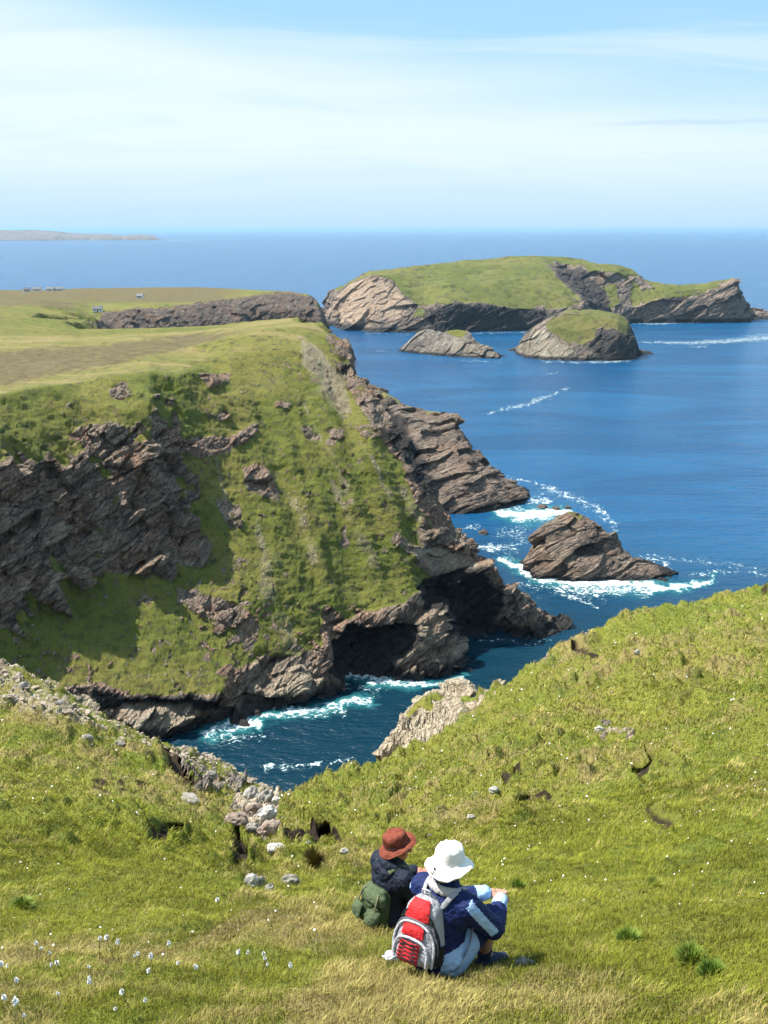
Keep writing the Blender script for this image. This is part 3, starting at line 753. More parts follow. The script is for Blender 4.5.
nr_ = rockland('sea_rock', [
 (527, [(572, 320), (566, 323), (562, 325)]),
 (533, [(576, 317), (556, 323), (545, 328)]),
 (542, [(578, 315.5), (552, 322), (528, 331)]),
 (555, [(580, 314.5), (555, 320), (532, 326), (516, 334)]),
 (570, [(581, 314), (558, 318), (532, 325), (508.5, 335)]),
 (582, [(581, 314), (562, 317), (540, 322), (513, 334)]),
 (595, [(580, 314.5), (565, 317), (548, 323), (523, 334)]),
 (608, [(580, 314.5), (567, 318), (552, 324), (535, 332)]),
 (622, [(581, 314), (573, 317), (560, 323), (550, 329)]),
 (632, [(582, 313.5), (574, 316), (565, 321), (559, 325)]),
 (645, [(583, 313), (578, 315.5), (570, 320), (564, 323)]),
 (658, [(584, 312), (578, 315), (573, 318)]),
 (670, [(584, 312), (581, 314), (579, 316)]),
 (675, [(584, 312), (583, 313.5)]),
 ], 15, (0.10, 0.33), (295, 375), cols([(0.125, 0.305, 0.0008)]), 420, MAT_ROCK, 0.50, unit=0.95, blur=0.9, noiseoff=50, turfpoly=[([(568, 514), (574, 507), (582, 512), (578, 517)], 1.5)],
 palepoly=[([(545, 560), (560, 520), (585, 512), (570, 545), (590, 560), (560, 578)], 6, 0.4)], darkpoly=[([(590, 530), (612, 540), (600, 556), (580, 562), (572, 552)], 4, 0.55)], darklow=1.6, strat=(25, 35, 0), foot=5, bigdip=1.5)  # sunlit left and shaded right of the stack put into colour
tag(nr_, 'tall brown rocky stack ringed by white surf just off the nearer cliffs', 'sea stack')
# small rocks awash
MAT_WET = None
ss = [(546, 508, 5.5, 1.6), (566, 507, 3.5, 1.3), (532, 502, 3, 1.0), (483, 533, 3.2, 1.6), (456, 527, 1.8, 0.8)]

# far coast beyond the bay
MAT_FAR = land_material('distant_hills_turf', 30, rocks=((0.42, 0.34, 0.26), (0.2, 0.17, 0.15), (0.4, 0.3, 0.22)), pale=(0.55, 0.48, 0.4))
dh = rockland('distant_hills', [
 (-200, [(241, 11500), (236, 11700), (229, 12400)]), (-60, [(241.3, 11500), (236, 11700), (230, 12400)]),
 (0, [(241.5, 11500), (236.5, 11700), (230, 12400)]), (35, [(241.5, 11500), (236, 11700), (230.3, 12300)]), (55, [(241.2, 11600), (236, 11700), (231, 12300)]), (70, [(241, 11700), (237, 11800), (233, 12300)]),
 (90, [(240.8, 11700), (237, 11800), (233.7, 12300)]), (110, [(240.6, 11700), (237, 11800), (234, 12200)]), (121, [(240.5, 11800), (238, 11850), (235.5, 12100)]),
 (124, [(240.5, 11800), (240.3, 11900)]), (129, [(240.5, 11800), (237, 11850), (235, 12100)]), (145, [(240.4, 11800), (237, 11850), (234.5, 12100)]), (155, [(240.4, 11800), (238, 11850), (236, 12050)]), (159, [(240.4, 11800), (240, 11900)]),
 ], 500, (-0.75, -0.19), (11200, 13200), cols([(-0.62, -0.20, 0.0008)]), 60, MAT_FAR, 0.5, da=0.0008, db=0.0008, blur=0.6, unit=25, foot=25, turf_steep=(0.97, 0.93), darklow=1)
tag(dh, kind='structure')
print('rocks', time.time() - T0)

# ------------------------------------------------------------------ NEAR HILLSIDE
FORE = [
 (-500, [(1024, 5.6), (900, 11), (800, 20), (700, 30), (600, 42), (520, 52)]),
 (-250, [(1024, 5.2), (950, 7.8), (900, 10.5), (850, 14.5), (800, 20), (750, 27), (700, 33), (640, 38), (590, 42)]),
 (-100, [(1024, 5.0), (950, 7.5), (900, 10.2), (850, 14.2), (800, 19.5), (750, 26), (700, 33), (650, 38), (625, 40)]),
 (0, [(1024, 4.8), (950, 7.3), (900, 10), (850, 14), (800, 19), (750, 25), (720, 29), (690, 34), (664, 38)]),
 (50, [(1024, 4.75), (950, 7.2), (900, 10), (850, 14), (800, 19), (760, 24.5), (730, 28), (700, 34), (684, 37)]),
 (100, [(1024, 4.7), (950, 7.1), (900, 9.9), (850, 14.2), (810, 19), (770, 25), (740, 29.5), (718, 34), (709, 36)]),
 (150, [(1024, 4.6), (950, 7.0), (900, 9.9), (850, 14.5), (820, 19), (790, 24), (765, 28.5), (745, 33), (734, 35.5)]),
 (200, [(1024, 4.55), (950, 6.9), (900, 9.9), (860, 14), (830, 19), (805, 24), (785, 28), (768, 32), (758, 35)]),
 (235, [(1024, 4.5), (950, 6.8), (900, 9.9), (865, 13.8), (845, 18), (825, 22), (805, 26.5), (790, 29.5), (774, 34.5)]),
 (262, [(1024, 4.45), (950, 6.7), (900, 9.9), (870, 14), (850, 18.5), (835, 22.5), (815, 27), (800, 31), (788, 35)]),
 (290, [(1024, 4.35), (950, 6.5), (900, 9.8), (870, 13.8), (850, 17.8), (835, 21.3), (815, 25.5), (800, 29), (790, 32)]),
 (330, [(1024, 4.3), (950, 6.2), (900, 9.5), (870, 13.2), (850, 16.6), (830, 20), (800, 26), (777, 31)]),
 (384, [(1024, 4.1), (968, 5.3), (930, 7), (900, 9.2), (870, 12.3), (850, 15.2), (820, 20), (790, 26), (759, 32)]),
 (420, [(1024, 4.08), (968, 5.25), (930, 6.8), (900, 8.8), (870, 11.7), (850, 14.2), (820, 19), (780, 26), (747, 33)]),
 (450, [(1024, 4.05), (968, 5.22), (930, 6.6), (900, 8.5), (870, 11.1), (850, 13.4), (820, 18), (780, 25), (736, 34)]),
 (475, [(1024, 4.0), (968, 5.2), (930, 6.4), (900, 8.2), (870, 10.7), (850, 12.7), (810, 17.5), (760, 26), (717, 33.5)]),
 (500, [(1024, 4.0), (968, 5.2), (930, 6.3), (900, 8), (850, 12.1), (800, 17.5), (750, 24.5), (715, 31), (690, 36)]),
 (560, [(1024, 3.9), (990, 4.6), (950, 5.7), (900, 7.6), (850, 11), (800, 16), (750, 22), (700, 29), (665, 35), (644, 39)]),
 (600, [(1024, 3.8), (1000, 4.3), (950, 5.5), (900, 7.2), (850, 10.2), (800, 14.8), (750, 20.5), (700, 27), (650, 36), (623, 42)]),
 (650, [(1024, 3.7), (1000, 4.2), (950, 5.3), (900, 7), (850, 9.8), (800, 14), (750, 19), (700, 25.5), (650, 34), (606, 45)]),
 (710, [(1024, 3.6), (1005, 4.0), (950, 5.0), (900, 6.6), (850, 9), (800, 13), (750, 17.5), (700, 23.5), (650, 32), (594, 48)]),
 (768, [(1024, 3.5), (950, 4.7), (900, 6.2), (850, 8.5), (800, 12), (750, 16), (700, 22), (650, 30), (610, 42), (586, 50)]),
 (860, [(1024, 3.4), (900, 6), (800, 11.3), (700, 20.5), (640, 31), (580, 52)]),
 (1000, [(1024, 3.2), (900, 5.7), (800, 10.5), (700, 19), (640, 29), (560, 56)]),
 (1250, [(1024, 3.0), (900, 5.4), (800, 10), (700, 18), (620, 30), (540, 58)]),
]
pts = []
for px, lst in FORE:
    p = [at(px, py, Y=Y) for py, Y in lst]
    pts += densify(p, 2)
    x, y, z = p[-1]
    bluff = 385 < px < 492
    for dy, dz in ((4, -4.5), (11, -15), (24, -40), (50, -88)):
        if bluff and dy < 24: continue
        pts.append((x * (y + dy) / y, y + dy, max(z + dz, -4)))
# the pale outcrop on the cliff edge
for px, top, Yt, base in ((391, 722, 43, 85.3), (402, 704, 45, 85.6), (420, 694, 46.5, 86), (440, 688, 47.5, 86.6), (462, 683.5, 48, 87), (480, 681, 47, 88.2), (490, 683, 44, 89.0)):
    x, y, z = at(px, top, Y=Yt - 4.5); pts.append((x, y, base))
    x, y, z = at(px, top, Y=Yt); pts.append((x, y, z))
    pts.append((x * 0.995, y - 0.9, z - 0.5 * max(0.6, (z - base))))
    pts.append((x * 1.04, y + 2, z - 1)); pts.append((x * 1.1, y + 5, z - 14))
for X in (-34, -14, -5, 0, 5, 14, 34):
    pts += [(X, 0.6, 108.0 - 0.012 * X), (X, -4, 109.6), (X, -10, 112)]
for X in (-60, -30, 0, 30, 60): pts += [(X * 1.5, 118, -6), (X * 1.2, 100, 4)]
Y0F = 14.0
terF = Terrain(pts, Y0F, (-0.80, 0.80), (-9, 112), 0.0022, 0.0022, 3.2, asc=1.0)
acF = cols([(-0.76, -0.36, 0.006), (-0.36, 0.40, 0.0008), (0.40, 0.76, 0.006)])
NRF = 1050
G = terF.mesh_points(acF, NRF); NCF = len(acF)
P = G.reshape(-1, 3); N = normals(P, NCF, NRF)
px, py = project(P)
d = np.hypot(P[:, 0], P[:, 1]) + 1
vis = P[:, 1] < 56
nA = fbm(P, 6.0, 3, off=1); nB = fbm(P, 1.6, 4, off=7); nC = fbm(P, 0.45, 3, off=13)
people = np.exp(-(((P[:, 0] - 0.25) / 1.1) ** 2 + ((P[:, 1] - 5.4) / 0.9) ** 2))
far_ = np.clip(d / 14, 0.35, 2.0)
hum = (0.60 * nA * np.clip(d / 20, 0.2, 1.0) + 0.16 * nB * far_ + 0.05 * nC * far_) * (1 - 0.85 * people)
edge = sstep(P[:, 1] * 0 + d, 24, 34)
nS = fbm(P, 2.2, 4, ridged=True, off=71)
wx = px + 5 * nB + 5 * nC; wy = py + 3 * nB + 3 * nC
def regf(poly, soft): return sstep(poly_sd(wx, wy, poly), -soft, soft) * vis
rock = np.zeros(len(P)); dark = np.zeros(len(P)); pale = np.zeros(len(P)); scree = np.zeros(len(P)); dry = np.zeros(len(P)); brown = np.zeros(len(P))
# stony crest of the left spur
crest = sstep(line_d(wx, wy, [(-200, 650, 36), (0, 690, 30), (60, 708, 24), (100, 728, 14), (150, 750, 8)]), 0.0, 0.5) * vis
crest = np.maximum(crest, vis * sstep(line_d(wx, wy, [(-100, 645, 9), (0, 668, 9), (60, 690, 7), (110, 715, 7), (160, 745, 7), (200, 765, 9), (245, 785, 8), (275, 795, 8)]), 0.0, 0.6))
crest = crest * sstep(0.8 * nA + nB + 0.5 * nC, -0.25, 0.3); scree = crest * (0.65 + 0.6 * nB); rock = np.maximum(rock, 0.9 * crest * sstep(nB + 0.8 * nC, 0.15, 0.5))
gul = regf([(238, 800), (262, 786), (284, 790), (278, 812), (276, 838), (258, 842), (236, 828), (224, 818)], 4)
rock = np.maximum(rock, gul); pale = np.maximum(pale, 0.8 * gul * (0.5 + nB)); 
R = regf([(177, 762), (215, 768), (246, 784), (240, 800), (215, 796), (196, 800), (180, 782)], 3); rock = np.maximum(rock, R * sstep(nB + nC, -0.3, 0.1)); dark = np.maximum(dark, R * 0.35)
R = regf([(388, 745), (389, 712), (400, 700), (425, 690), (460, 682), (494, 676), (492, 690), (470, 712), (440, 738), (400, 756)], 3) * (P[:, 1] > 37); rock = np.maximum(rock, R); pale = np.maximum(pale, R * 1.0); bl = R
rock = rock - bl * 0.75 * sstep(fbm(P, 1.8, 3, off=90), 0.12, 0.3)
beyond = (py > 0) & (P[:, 1] > 30) & (N[:, 2] < 0.62)
rock = np.maximum(rock, beyond * sstep(N[:, 2], 0.66, 0.5)); pale = np.maximum(pale, beyond * 0.5)
for poly in ([(590, 718), (612, 712), (635, 722), (628, 733), (600, 732)], [(565, 738), (582, 730), (578, 748), (566, 752)], [(540, 655), (560, 660), (556, 672), (542, 668)]):
    R = regf(poly, 4); rock = np.maximum(rock, 0.75 * R * sstep(nC, -0.2, 0.2)); pale = np.maximum(pale, 0.5 * R)
R = sstep(line_d(wx, wy, [(498, 786, 5), (465, 812, 6), (438, 834, 5)]), 0, .8) * vis; scree = np.maximum(scree, 0.45 * R)
# peat scars and holes
PEAT = [([(146, 836), (162, 832), (182, 835), (182, 844), (162, 849), (148, 846)], .75), ([(230, 835), (238, 834), (240, 846), (250, 862), (240, 870), (233, 866), (232, 850)], .6), ([(229, 868), (236, 874), (240, 884), (232, 882)], .4),
        ([(284, 832), (300, 834), (318, 836), (340, 838), (352, 842), (366, 842), (366, 848), (345, 850), (318, 852), (300, 846), (286, 842)], .45), ([(318, 836), (330, 835), (334, 848), (322, 850)], .6),
        ([(645, 748), (662, 749), (678, 753), (676, 763), (660, 762), (648, 757)], .5), ([(630, 768), (646, 758), (650, 766), (636, 777)], .4), ([(158, 745), (176, 757), (186, 775), (200, 792), (186, 795), (170, 775)], .7),
        ([(515, 806), (528, 798), (560, 798), (558, 803), (530, 806), (518, 812)], .25), ([(640, 806), (650, 800), (654, 808), (676, 814), (678, 822), (655, 820)], .25), ([(575, 652), (605, 655), (603, 660), (576, 658)], .2), ([(96, 905), (112, 908), (108, 914), (96, 912)], .1), ([(500, 780), (520, 768), (524, 774), (506, 788)], .2)]
Q = P.copy()
rq = P * np.array([1, 1, 1.8])
ii = np.where(rock > 0.03)[0]
f1, e1 = facets(rq[ii], 2.6, tilt=0.9, seed=7); f2, e2 = facets(rq[ii], 0.85, tilt=0.9, seed=8); f3, _ = facets(rq[ii], 0.3, tilt=.8, seed=9)
Q += N * (hum * (1 - 0.5 * rock))[:, None]
am = np.clip(rock[ii], 0, 1)
blk = np.where(bl[ii] > 0.1, 0.5, np.where((crest[ii] > .1) | (gul[ii] > .1), .4, .8)); pale[ii] += 0.3 * np.clip(f1 + f2, -.4, 1)
Q[ii] += N[ii] * (am * blk * (0.75 * f1 + 0.4 * f2 + 0.15 * f3 - 0.15 * sstep(e2, .12, 0)))[:, None]
hags = np.zeros(len(P))
for poly, dp in PEAT:
    s0 = poly_sd(px + 1.5 * nB + 2 * nC, py + 1.2 * nC, poly) + 1.2
    R = sstep(s0, -1.2, 2.2) * vis; hags = np.maximum(hags, R * min(1.0, .25 + dp * 1.6))
    lip = np.exp(-((s0 + 2.5) / 2.5) ** 2) * vis
    Q += R[:, None] * np.array([0.0, 0.65, -0.6])[None] * dp * 1.5; Q[:, 2] += lip * dp * 0.22
# tussocks: rounded mounds, stronger on the banks
ts, te_ = facets(P + 0.4 * np.stack([nB, nC, nB], 1), 0.75, tilt=0.0, seed=3)
Q[:, 2] += (1 - rock) * (1 - 0.8 * people) * 0.16 * sstep(te_, 0.0, 0.5) * np.clip(d / 12, 0.4, 1.7) * sstep(nA + nB, -0.5, 0.4)
tsw = (Q[:, 2] * 1.7 + 1.3 * nA + .5 * nB) % 1.0; Q[:, 2] += (1 - rock) * .16 * (np.where(tsw < .75, tsw / .75, (1 - tsw) / .25) - .5) * sstep(d, 14, 28) * vis
straw_band = np.maximum(line_d(wx, wy, [(330, 975, 40), (450, 1000, 28), (620, 1000, 22), (768, 1045, 20)]), 0)
dry = 0.22 + 0.35 * nA + 0.65 * nB + 0.5 * fbm(P, 0.7, 3, off=93) + 0.3 * straw_band + 0.12 * sstep(py, 880, 1000) * sstep(px, 560, 300)
dry += 0.35 * (fbm(P, 3.0, 3, off=61) > 0.12) * 0.6
dry -= 0.5 * regf([(480, 850), (800, 830), (800, 1010), (640, 990), (520, 930)], 50) + 0.5 * regf([(-200, 790), (120, 790), (230, 880), (200, 930), (60, 880), (-200, 850)], 18)
dry += 0.3 * regf([(560, 640), (800, 580), (800, 830), (600, 800)], 40)
sp_ = regf([(-200, 640), (0, 690), (90, 725), (170, 765), (225, 820), (150, 808), (60, 790), (-200, 780)], 12); dry += 0.42 * sp_ * (0.6 + nB); brown_sp = 0.5 * sp_ * sstep(nB + 0.6 * nC, 0.1, 0.5)
dry -= 0.22 * sstep(px, 560, 640) * (py < 860)
dry = np.clip(dry, 0, 1.2)
brown = hags * 1.3 + brown_sp + 0.55 * vis * sstep(fbm(P, 2.2, 3, off=120) + 0.7 * nC, 0.30, 0.55) * sstep(py, 900, 800); dark = np.maximum(dark, 0)
rock = np.clip(rock * (1 - hags), 0, 1.1)
MAT_HILL = land_material('hillside_turf', 0.30, g1=(0.17, 0.205, 0.026), g2=(0.23, 0.225, 0.036), g3=(0.09, 0.12, 0.018), dry=(0.28, 0.225, 0.085), rocks=((0.36, 0.31, 0.26), (0.16, 0.13, 0.11), (0.36, 0.22, 0.15)), pale=(0.58, 0.48, 0.34), strata=((0, 40, 0), 1), brown=(0.045, 0.028, 0.016), bumpd=1.0, specks=0.9)
hill = grid_mesh('hillside', Q, NCF, NRF, MAT_HILL, {'m1': np.stack([rock, dry, dark], 1), 'm2': np.stack([pale, scree, brown], 1)}, smooth=rock < 0.5)
tag(hill, kind='structure')
HG = Q.reshape(NCF, NRF, 3)
def on_hill(px_, py_):
    """point of the hillside seen at a pixel: first crossing along the ray"""
    pp, qq = hill_proj
    dd_ = (pp - px_) ** 2 + (qq - py_) ** 2
    k = np.argpartition(dd_, 12)[:12]
    k = k[np.argmin(Q[k, 1])]
    return Vector(Q[k])
hill_proj = project(Q)
def ground(X, Y):
    a = X / (Y + Y0F); c = int(np.clip(np.searchsorted(acF, a), 1, NCF - 1))
    if abs(acF[c - 1] - a) < abs(acF[c] - a): c -= 1
    r = np.argmin(np.abs(HG[c, :, 1] - Y)); return float(HG[c, r, 2])
print('hillside', time.time() - T0)

# ------------------------------------------------------------------ GRASS: real blades on the near slope
def blades(n, ymin, ymax, hgt, wid, power, name, edgeonly=False, seed=1):
    rg = np.random.default_rng(seed)
    u = rg.random(n * 2); yy = ymin * (ymax / ymin) ** (u ** power)
    xx = (rg.random(n * 2) * 2 - 1) * (yy * 0.58 + 1.6)
    a = xx / (yy + Y0F)
    ci = np.interp(a, acF, np.arange(NCF)); c = ci.astype(int); c = np.clip(c, 0, NCF - 2); fc = ci - c
    # row by Y (columns share nearly equal spacing): search per point in its column
    r = np.empty(len(xx), int)
    order = np.argsort(c)
    cs = c[order]; bounds = np.searchsorted(cs, np.arange(NCF + 1))
    for k in range(NCF):
        s0, s1 = bounds[k], bounds[k + 1]
        if s1 > s0:
            idx = order[s0:s1]; r[idx] = np.searchsorted(G[k, :, 1], yy[idx])
    r = np.clip(r, 1, NRF - 1)
    i0 = c * NRF + r - 1; i1 = i0 + 1; j0 = i0 + NRF
    t = np.clip((yy - P[i0, 1]) / np.maximum(P[i1, 1] - P[i0, 1], 1e-4), 0, 1)
    base = Q[i0] * (1 - t)[:, None] + Q[i1] * t[:, None]
    base = base + (Q[j0] - Q[i0]) * fc[:, None]
    keep = (rock[i0] < 0.35) & (hags[i0] < 0.3) & (scree[i0] < 0.55)
    ppx, ppy = project(base); keep &= (ppx > -200) & (ppx < 970) & (ppy < 1080)
    keep = np.where(keep)[0][:n]
    B = base[keep]; dr = dry[i0[keep]]; n = len(B)
    clump = fbm(B, 0.35, 3, off=21); cl2 = fbm(B, 1.3, 2, off=29)
    sc = np.clip(B[:, 1] / 8, 0.8, 3.2)
    H = hgt * (0.55 + 0.9 * rg.random(n)) * (1 + 1.3 * np.clip(clump, -0.6, 1)) * sc ** 0.7
    W = wid * (0.7 + 0.6 * rg.random(n)) * sc
    ang = rg.random(n) * 2 * np.pi
    lean = 0.2 + 0.9 * rg.random(n)
    wind = np.array([0.22, -0.08])
    dx = np.cos(ang) * lean + wind[0] + 0.45 * cl2; dy = np.sin(ang) * lean + wind[1] + 0.5 * clump
    # blade width faces roughly the open air, not a lens
    wa = ang + np.pi / 2
    wv = np.stack([np.cos(wa), np.sin(wa), np.zeros(n)], 1) * (W * 0.5)[:, None]
    tip1 = B + np.stack([dx * 0.30 * H, dy * 0.30 * H, 0.62 * H], 1)
    tip2 = B + np.stack([dx * 0.95 * H, dy * 0.95 * H, 0.95 * H], 1)
    V = np.empty((n, 5, 3)); B0 = B - np.array([0, 0, 0.02])
    V[:, 0] = B0 - wv; V[:, 1] = B0 + wv; V[:, 2] = tip1 - wv * 0.7; V[:, 3] = tip1 + wv * 0.7; V[:, 4] = tip2
    o = (np.arange(n) * 5)[:, None]
    tri = np.concatenate([o + np.array([[0, 1, 3]]), o + np.array([[0, 3, 2]]), o + np.array([[2, 3, 4]])], 0)
    sw = np.clip(dr + 0.9 * clump + 0.5 * (rg.random(n) - 0.5), 0, 1)
    green = np.array([0.275, 0.32, 0.032]); lush = np.array([0.10, 0.16, 0.014]); straw = np.array([0.50, 0.415, 0.15]); olive = np.array([0.38, 0.355, 0.058])
    k = rg.random(n)[:, None]
    gcol = green * k + lush * (1 - k); gcol = gcol * 0.5 + 0.5 * olive * (0.6 + 0.8 * rg.random(n)[:, None])
    isdry = (sw > 0.35 + 0.35 * rg.random(n))[:, None]
    col = np.where(isdry, straw * (0.5 + 0.8 * rg.random(n)[:, None]), gcol)
    dead = (rg.random(n) < 0.05 + 0.22 * np.clip(-clump, 0, .6) * 2)[:, None]; col = np.where(dead, np.array([0.17, 0.11, 0.045]) * (0.6 + .8 * rg.random(n)[:, None]), col)
    col = col * (0.8 + 0.45 * np.clip(cl2 + clump, -.8, .8))[:, None]
    col = np.repeat(col[:, None], 5, 1).reshape(-1, 3)
    return V.reshape(-1, 3), tri, col
m, b = newmat('grass_blade')
c = b.node('ShaderNodeVertexColor', layer_name='tone').outputs[0]
dif = b.bsdf(c, 0.8, 0.08); tl = b.node('ShaderNodeBsdfTranslucent', inp={0: c}).outputs[0]
mx = b.node('ShaderNodeMixShader', inp={0: 0.22}); b.l.new(dif, mx.inputs[1]); b.l.new(tl, mx.inputs[2]); b.out(mx.outputs[0])
MAT_BLADE = m
for nm, args in (('grass', (520000, 3.0, 16, 0.040, 0.0050, 0.9, 'g')), ('grass', (290000, 12, 56, 0.034, 0.007, 0.75, 'g', False, 4))):
    V, tri, colr = blades(*args)
    gobj = raw_mesh(nm, V, tri, MAT_BLADE, {'tone': colr}, smooth=True); tag(gobj, kind='stuff')
print('grass', time.time() - T0)

# ------------------------------------------------------------------ small stuff on the hill: boulders, stones, rushes, bog cotton
import bmesh
def rock_mesh(name, seed, mat, sub=3, squash=0.7):
    bm = bmesh.new(); bmesh.ops.create_icosphere(bm, subdivisions=sub, radius=1.0)
    V = np.array([v.co[:] for v in bm.verts])
    f, e = facets(V * np.array([1, 1, 1.3]), 0.9, tilt=0.9, seed=seed); f2, _ = facets(V, 0.35, tilt=.8, seed=seed + 3)
    V = V * (1 + 0.30 * f + 0.07 * f2 + 0.15 * fbm(V, 1.1, 2, off=seed * 3.3))[:, None] * np.array([1.0, 0.8, squash])
    for v, c_ in zip(bm.verts, V): v.co = c_
    me = bpy.data.meshes.new(name); bm.to_mesh(me); bm.free(); me.materials.append(mat)
    for p_ in me.polygons: p_.use_smooth = False
    return me
def stone_mat(name, c1, c2, c3):
    m, b = newmat(name); p = b.obj()
    n = b.noise(p, 1.6, 6, 0.7); n2 = b.noise(p, 7, 5, 0.7); v = b.voro(p, 9, 'F1')
    c = b.mix(b.ramp(n, 0.4, 0.62), c1, c2); c = b.mix(b.ramp(n2, 0.56, 0.68), c, c3)
    b.out(b.bsdf(c, 0.9, 0.2, b.bump(b.math('ADD', n2, n), 0.7, 0.12))); return m
SM_W = stone_mat('white_quartz', (0.68, 0.65, 0.60), (0.48, 0.45, 0.40), (0.24, 0.24, 0.2))
SM_G = stone_mat('grey_stone', (0.42, 0.385, 0.33), (0.27, 0.245, 0.21), (0.45, 0.45, 0.4))
SM_P = stone_mat('pink_grey_stone', (0.42, 0.32, 0.26), (0.27, 0.19, 0.15), (0.52, 0.48, 0.42))
RM = {}
def stone(name, px_, py_, wpx, hpx, mat, seed, label, cat, group=None, rot=0, squash=0.7, sink=0.25):
    p = on_hill(px_, py_ + hpx * 0.3); dist_ = (p - Vector((0, 0, HC))).length
    w = wpx * dist_ / F * 0.55; hgt = hpx * dist_ / F * 0.62
    me = rock_mesh(name, seed, mat, squash=1.0)
    o = bpy.data.objects.new(name, me); COL.objects.link(o)
    o.scale = (w, w * 0.8, hgt); o.location = p + Vector((0, 0, hgt * (0.6 - sink))); o.rotation_euler = (0.15, 0.1 * seed % 0.4, rot)
    return tag(o, label, cat, group)
BR = 'boulders in the stream gully'
STN = [
 (251, 881, 17, 15, SM_W, 1, 'largest and whitest boulder at the mouth of the peat hollow, left end of its row', 0.3),
 (262, 883, 10, 10, SM_G, 2, 'middle grey-white boulder of three, touching the big white one', 0.8),
 (270, 885, 10, 8, SM_G, 3, 'small grey boulder at the right end of the row of three by the white one', 1.4),
 (292, 879, 16, 11, SM_G, 4, 'lone rounded grey boulder on the grass right of the white boulder row', 0.2),
 (275, 845, 16, 6, SM_W, 5, 'flat pale slab lying at the lower end of the gully rocks', 0.1),
 (309, 840, 5, 5, SM_W, 6, 'tiny white stone beside the dark peat overhangs left of the brown hat', 0.4),
 (345, 851, 8, 5, SM_W, 7, 'small white stone under the peat bank just above the brown hat', 0.5),
 (265, 797, 16, 12, SM_G, 8, 'grey block at the top of the gully beside the sea view', 0.6),
 (250, 793, 20, 13, SM_G, 9, 'light grey boulder on the left side of the gully rim', 1.1),
 (278, 800, 13, 9, SM_W, 10, 'whitish block at the notch where the gully meets the sea', 0.2),
 (268, 812, 18, 13, SM_W, 11, 'large white slab in the middle of the gully', 0.9),
 (255, 808, 14, 11, SM_P, 12, 'brown-pink block in the middle of the gully left of the white slab', 0.3),
 (238, 818, 20, 11, SM_P, 13, 'orange-brown slab on the left edge of the gully beside dark peat', 0.2),
 (268, 828, 22, 16, SM_P, 14, 'big orange-brown boulder at the lower end of the gully', 0.7),
 (252, 826, 15, 10, SM_G, 15, 'shaded grey slab left of the big orange-brown boulder', 0.3),
 (191, 797, 18, 5, SM_G, 16, 'long pale slanting slab below the dark turf scar on the left spur', -0.6),
 (212, 776, 12, 9, SM_G, 17, 'grey boulder on the left spur crest above the turf scar', 0.4),
 (222, 786, 14, 8, SM_G, 18, 'flat grey boulder on the left spur just before the gully', 0.2),
 (599, 727, 10, 6, SM_W, 19, 'white stone on the bare patch of the right hillside', 0.5),
 (636, 651, 5, 5, SM_W, 20, 'single white stone high on the right hillside', 0.3),
 (494, 788, 9, 5, SM_W, 21, 'white stone on the trodden path above the white hat', 0.3),
 (471, 815, 8, 4, SM_W, 22, 'flat white stone on the grass directly above the white hat', 0.3),
 (429, 835, 4, 3, SM_W, 23, 'tiny white stone on the grass between and above the two hats', 0.3),
 (522, 962, 16, 8, SM_G, 24, 'grey stone half sunk in grass to the right of the dark shoe', 0.2),
 (60, 703, 9, 5, SM_G, 25, 'pale stone in the middle of the scree on the left spur', 0.6), (22, 684, 10, 6, SM_G, 26, 'grey stone near the left edge of the picture on the spur scree', 0.9),
 (88, 736, 10, 6, SM_G, 27, 'grey stone at the lower end of the scree on the left spur', 0.1), (120, 743, 9, 6, SM_G, 28, 'pale stone between the scree and the turf on the left spur', 0.1)]
for px_, py_, w_, h_, mt, sd_, lab, rt in STN:
    stone('boulder', px_, py_, w_, h_, mt, sd_, lab, 'rock', rot=rt, sink=0.3)
# loose stones of the spur, too many to count
rg = np.random.default_rng(3)
cand = np.where((scree > 0.35) & vis & (px > -150) & (px < 420) & (P[:, 1] > 20))[0]
w_ = scree[cand] * 1.0; sel = rg.choice(cand, 1700, replace=False, p=w_ / w_.sum())
base_rocks = [rock_mesh('scree', s_, SM_G, sub=1) for s_ in (31, 32, 33, 34)]
RV = [np.array([v.co[:] for v in me.vertices]) for me in base_rocks]; RF = [np.array([list(p_.vertices) for p_ in me.polygons]) for me in base_rocks]
Vs, Fs, o_ = [], [], 0
for n_, k in enumerate(sel):
    s_ = 0.035 + 0.12 * rg.random() ** 3; r_ = rg.random() * 6.28; v = RV[n_ % 4] * s_ * np.array([1.4, 1, 0.55]); c_, q_ = math.cos(r_), math.sin(r_)
    v = np.stack([v[:, 0] * c_ - v[:, 1] * q_, v[:, 0] * q_ + v[:, 1] * c_, v[:, 2]], 1) + Q[k] + np.array([0, 0, s_ * 0.05])
    Vs.append(v); Fs.append(RF[n_ % 4] + o_); o_ += len(v)
m, b = newmat('scree_stone'); p = b.pos(); n = b.noise(p, 1.3, 5, 0.7); n2 = b.noise(p, 9, 4, .7)
c = b.mix(b.ramp(n, 0.4, 0.62), (0.33, 0.27, 0.205), (0.15, 0.125, 0.10)); c = b.mix(b.ramp(n2, .55, .7), c, (0.42, 0.39, 0.34)); b.out(b.bsdf(c, 0.9, 0.2))
sc_o = raw_mesh('scree', np.concatenate(Vs), np.concatenate(Fs), m, smooth=False); tag(sc_o, kind='stuff')

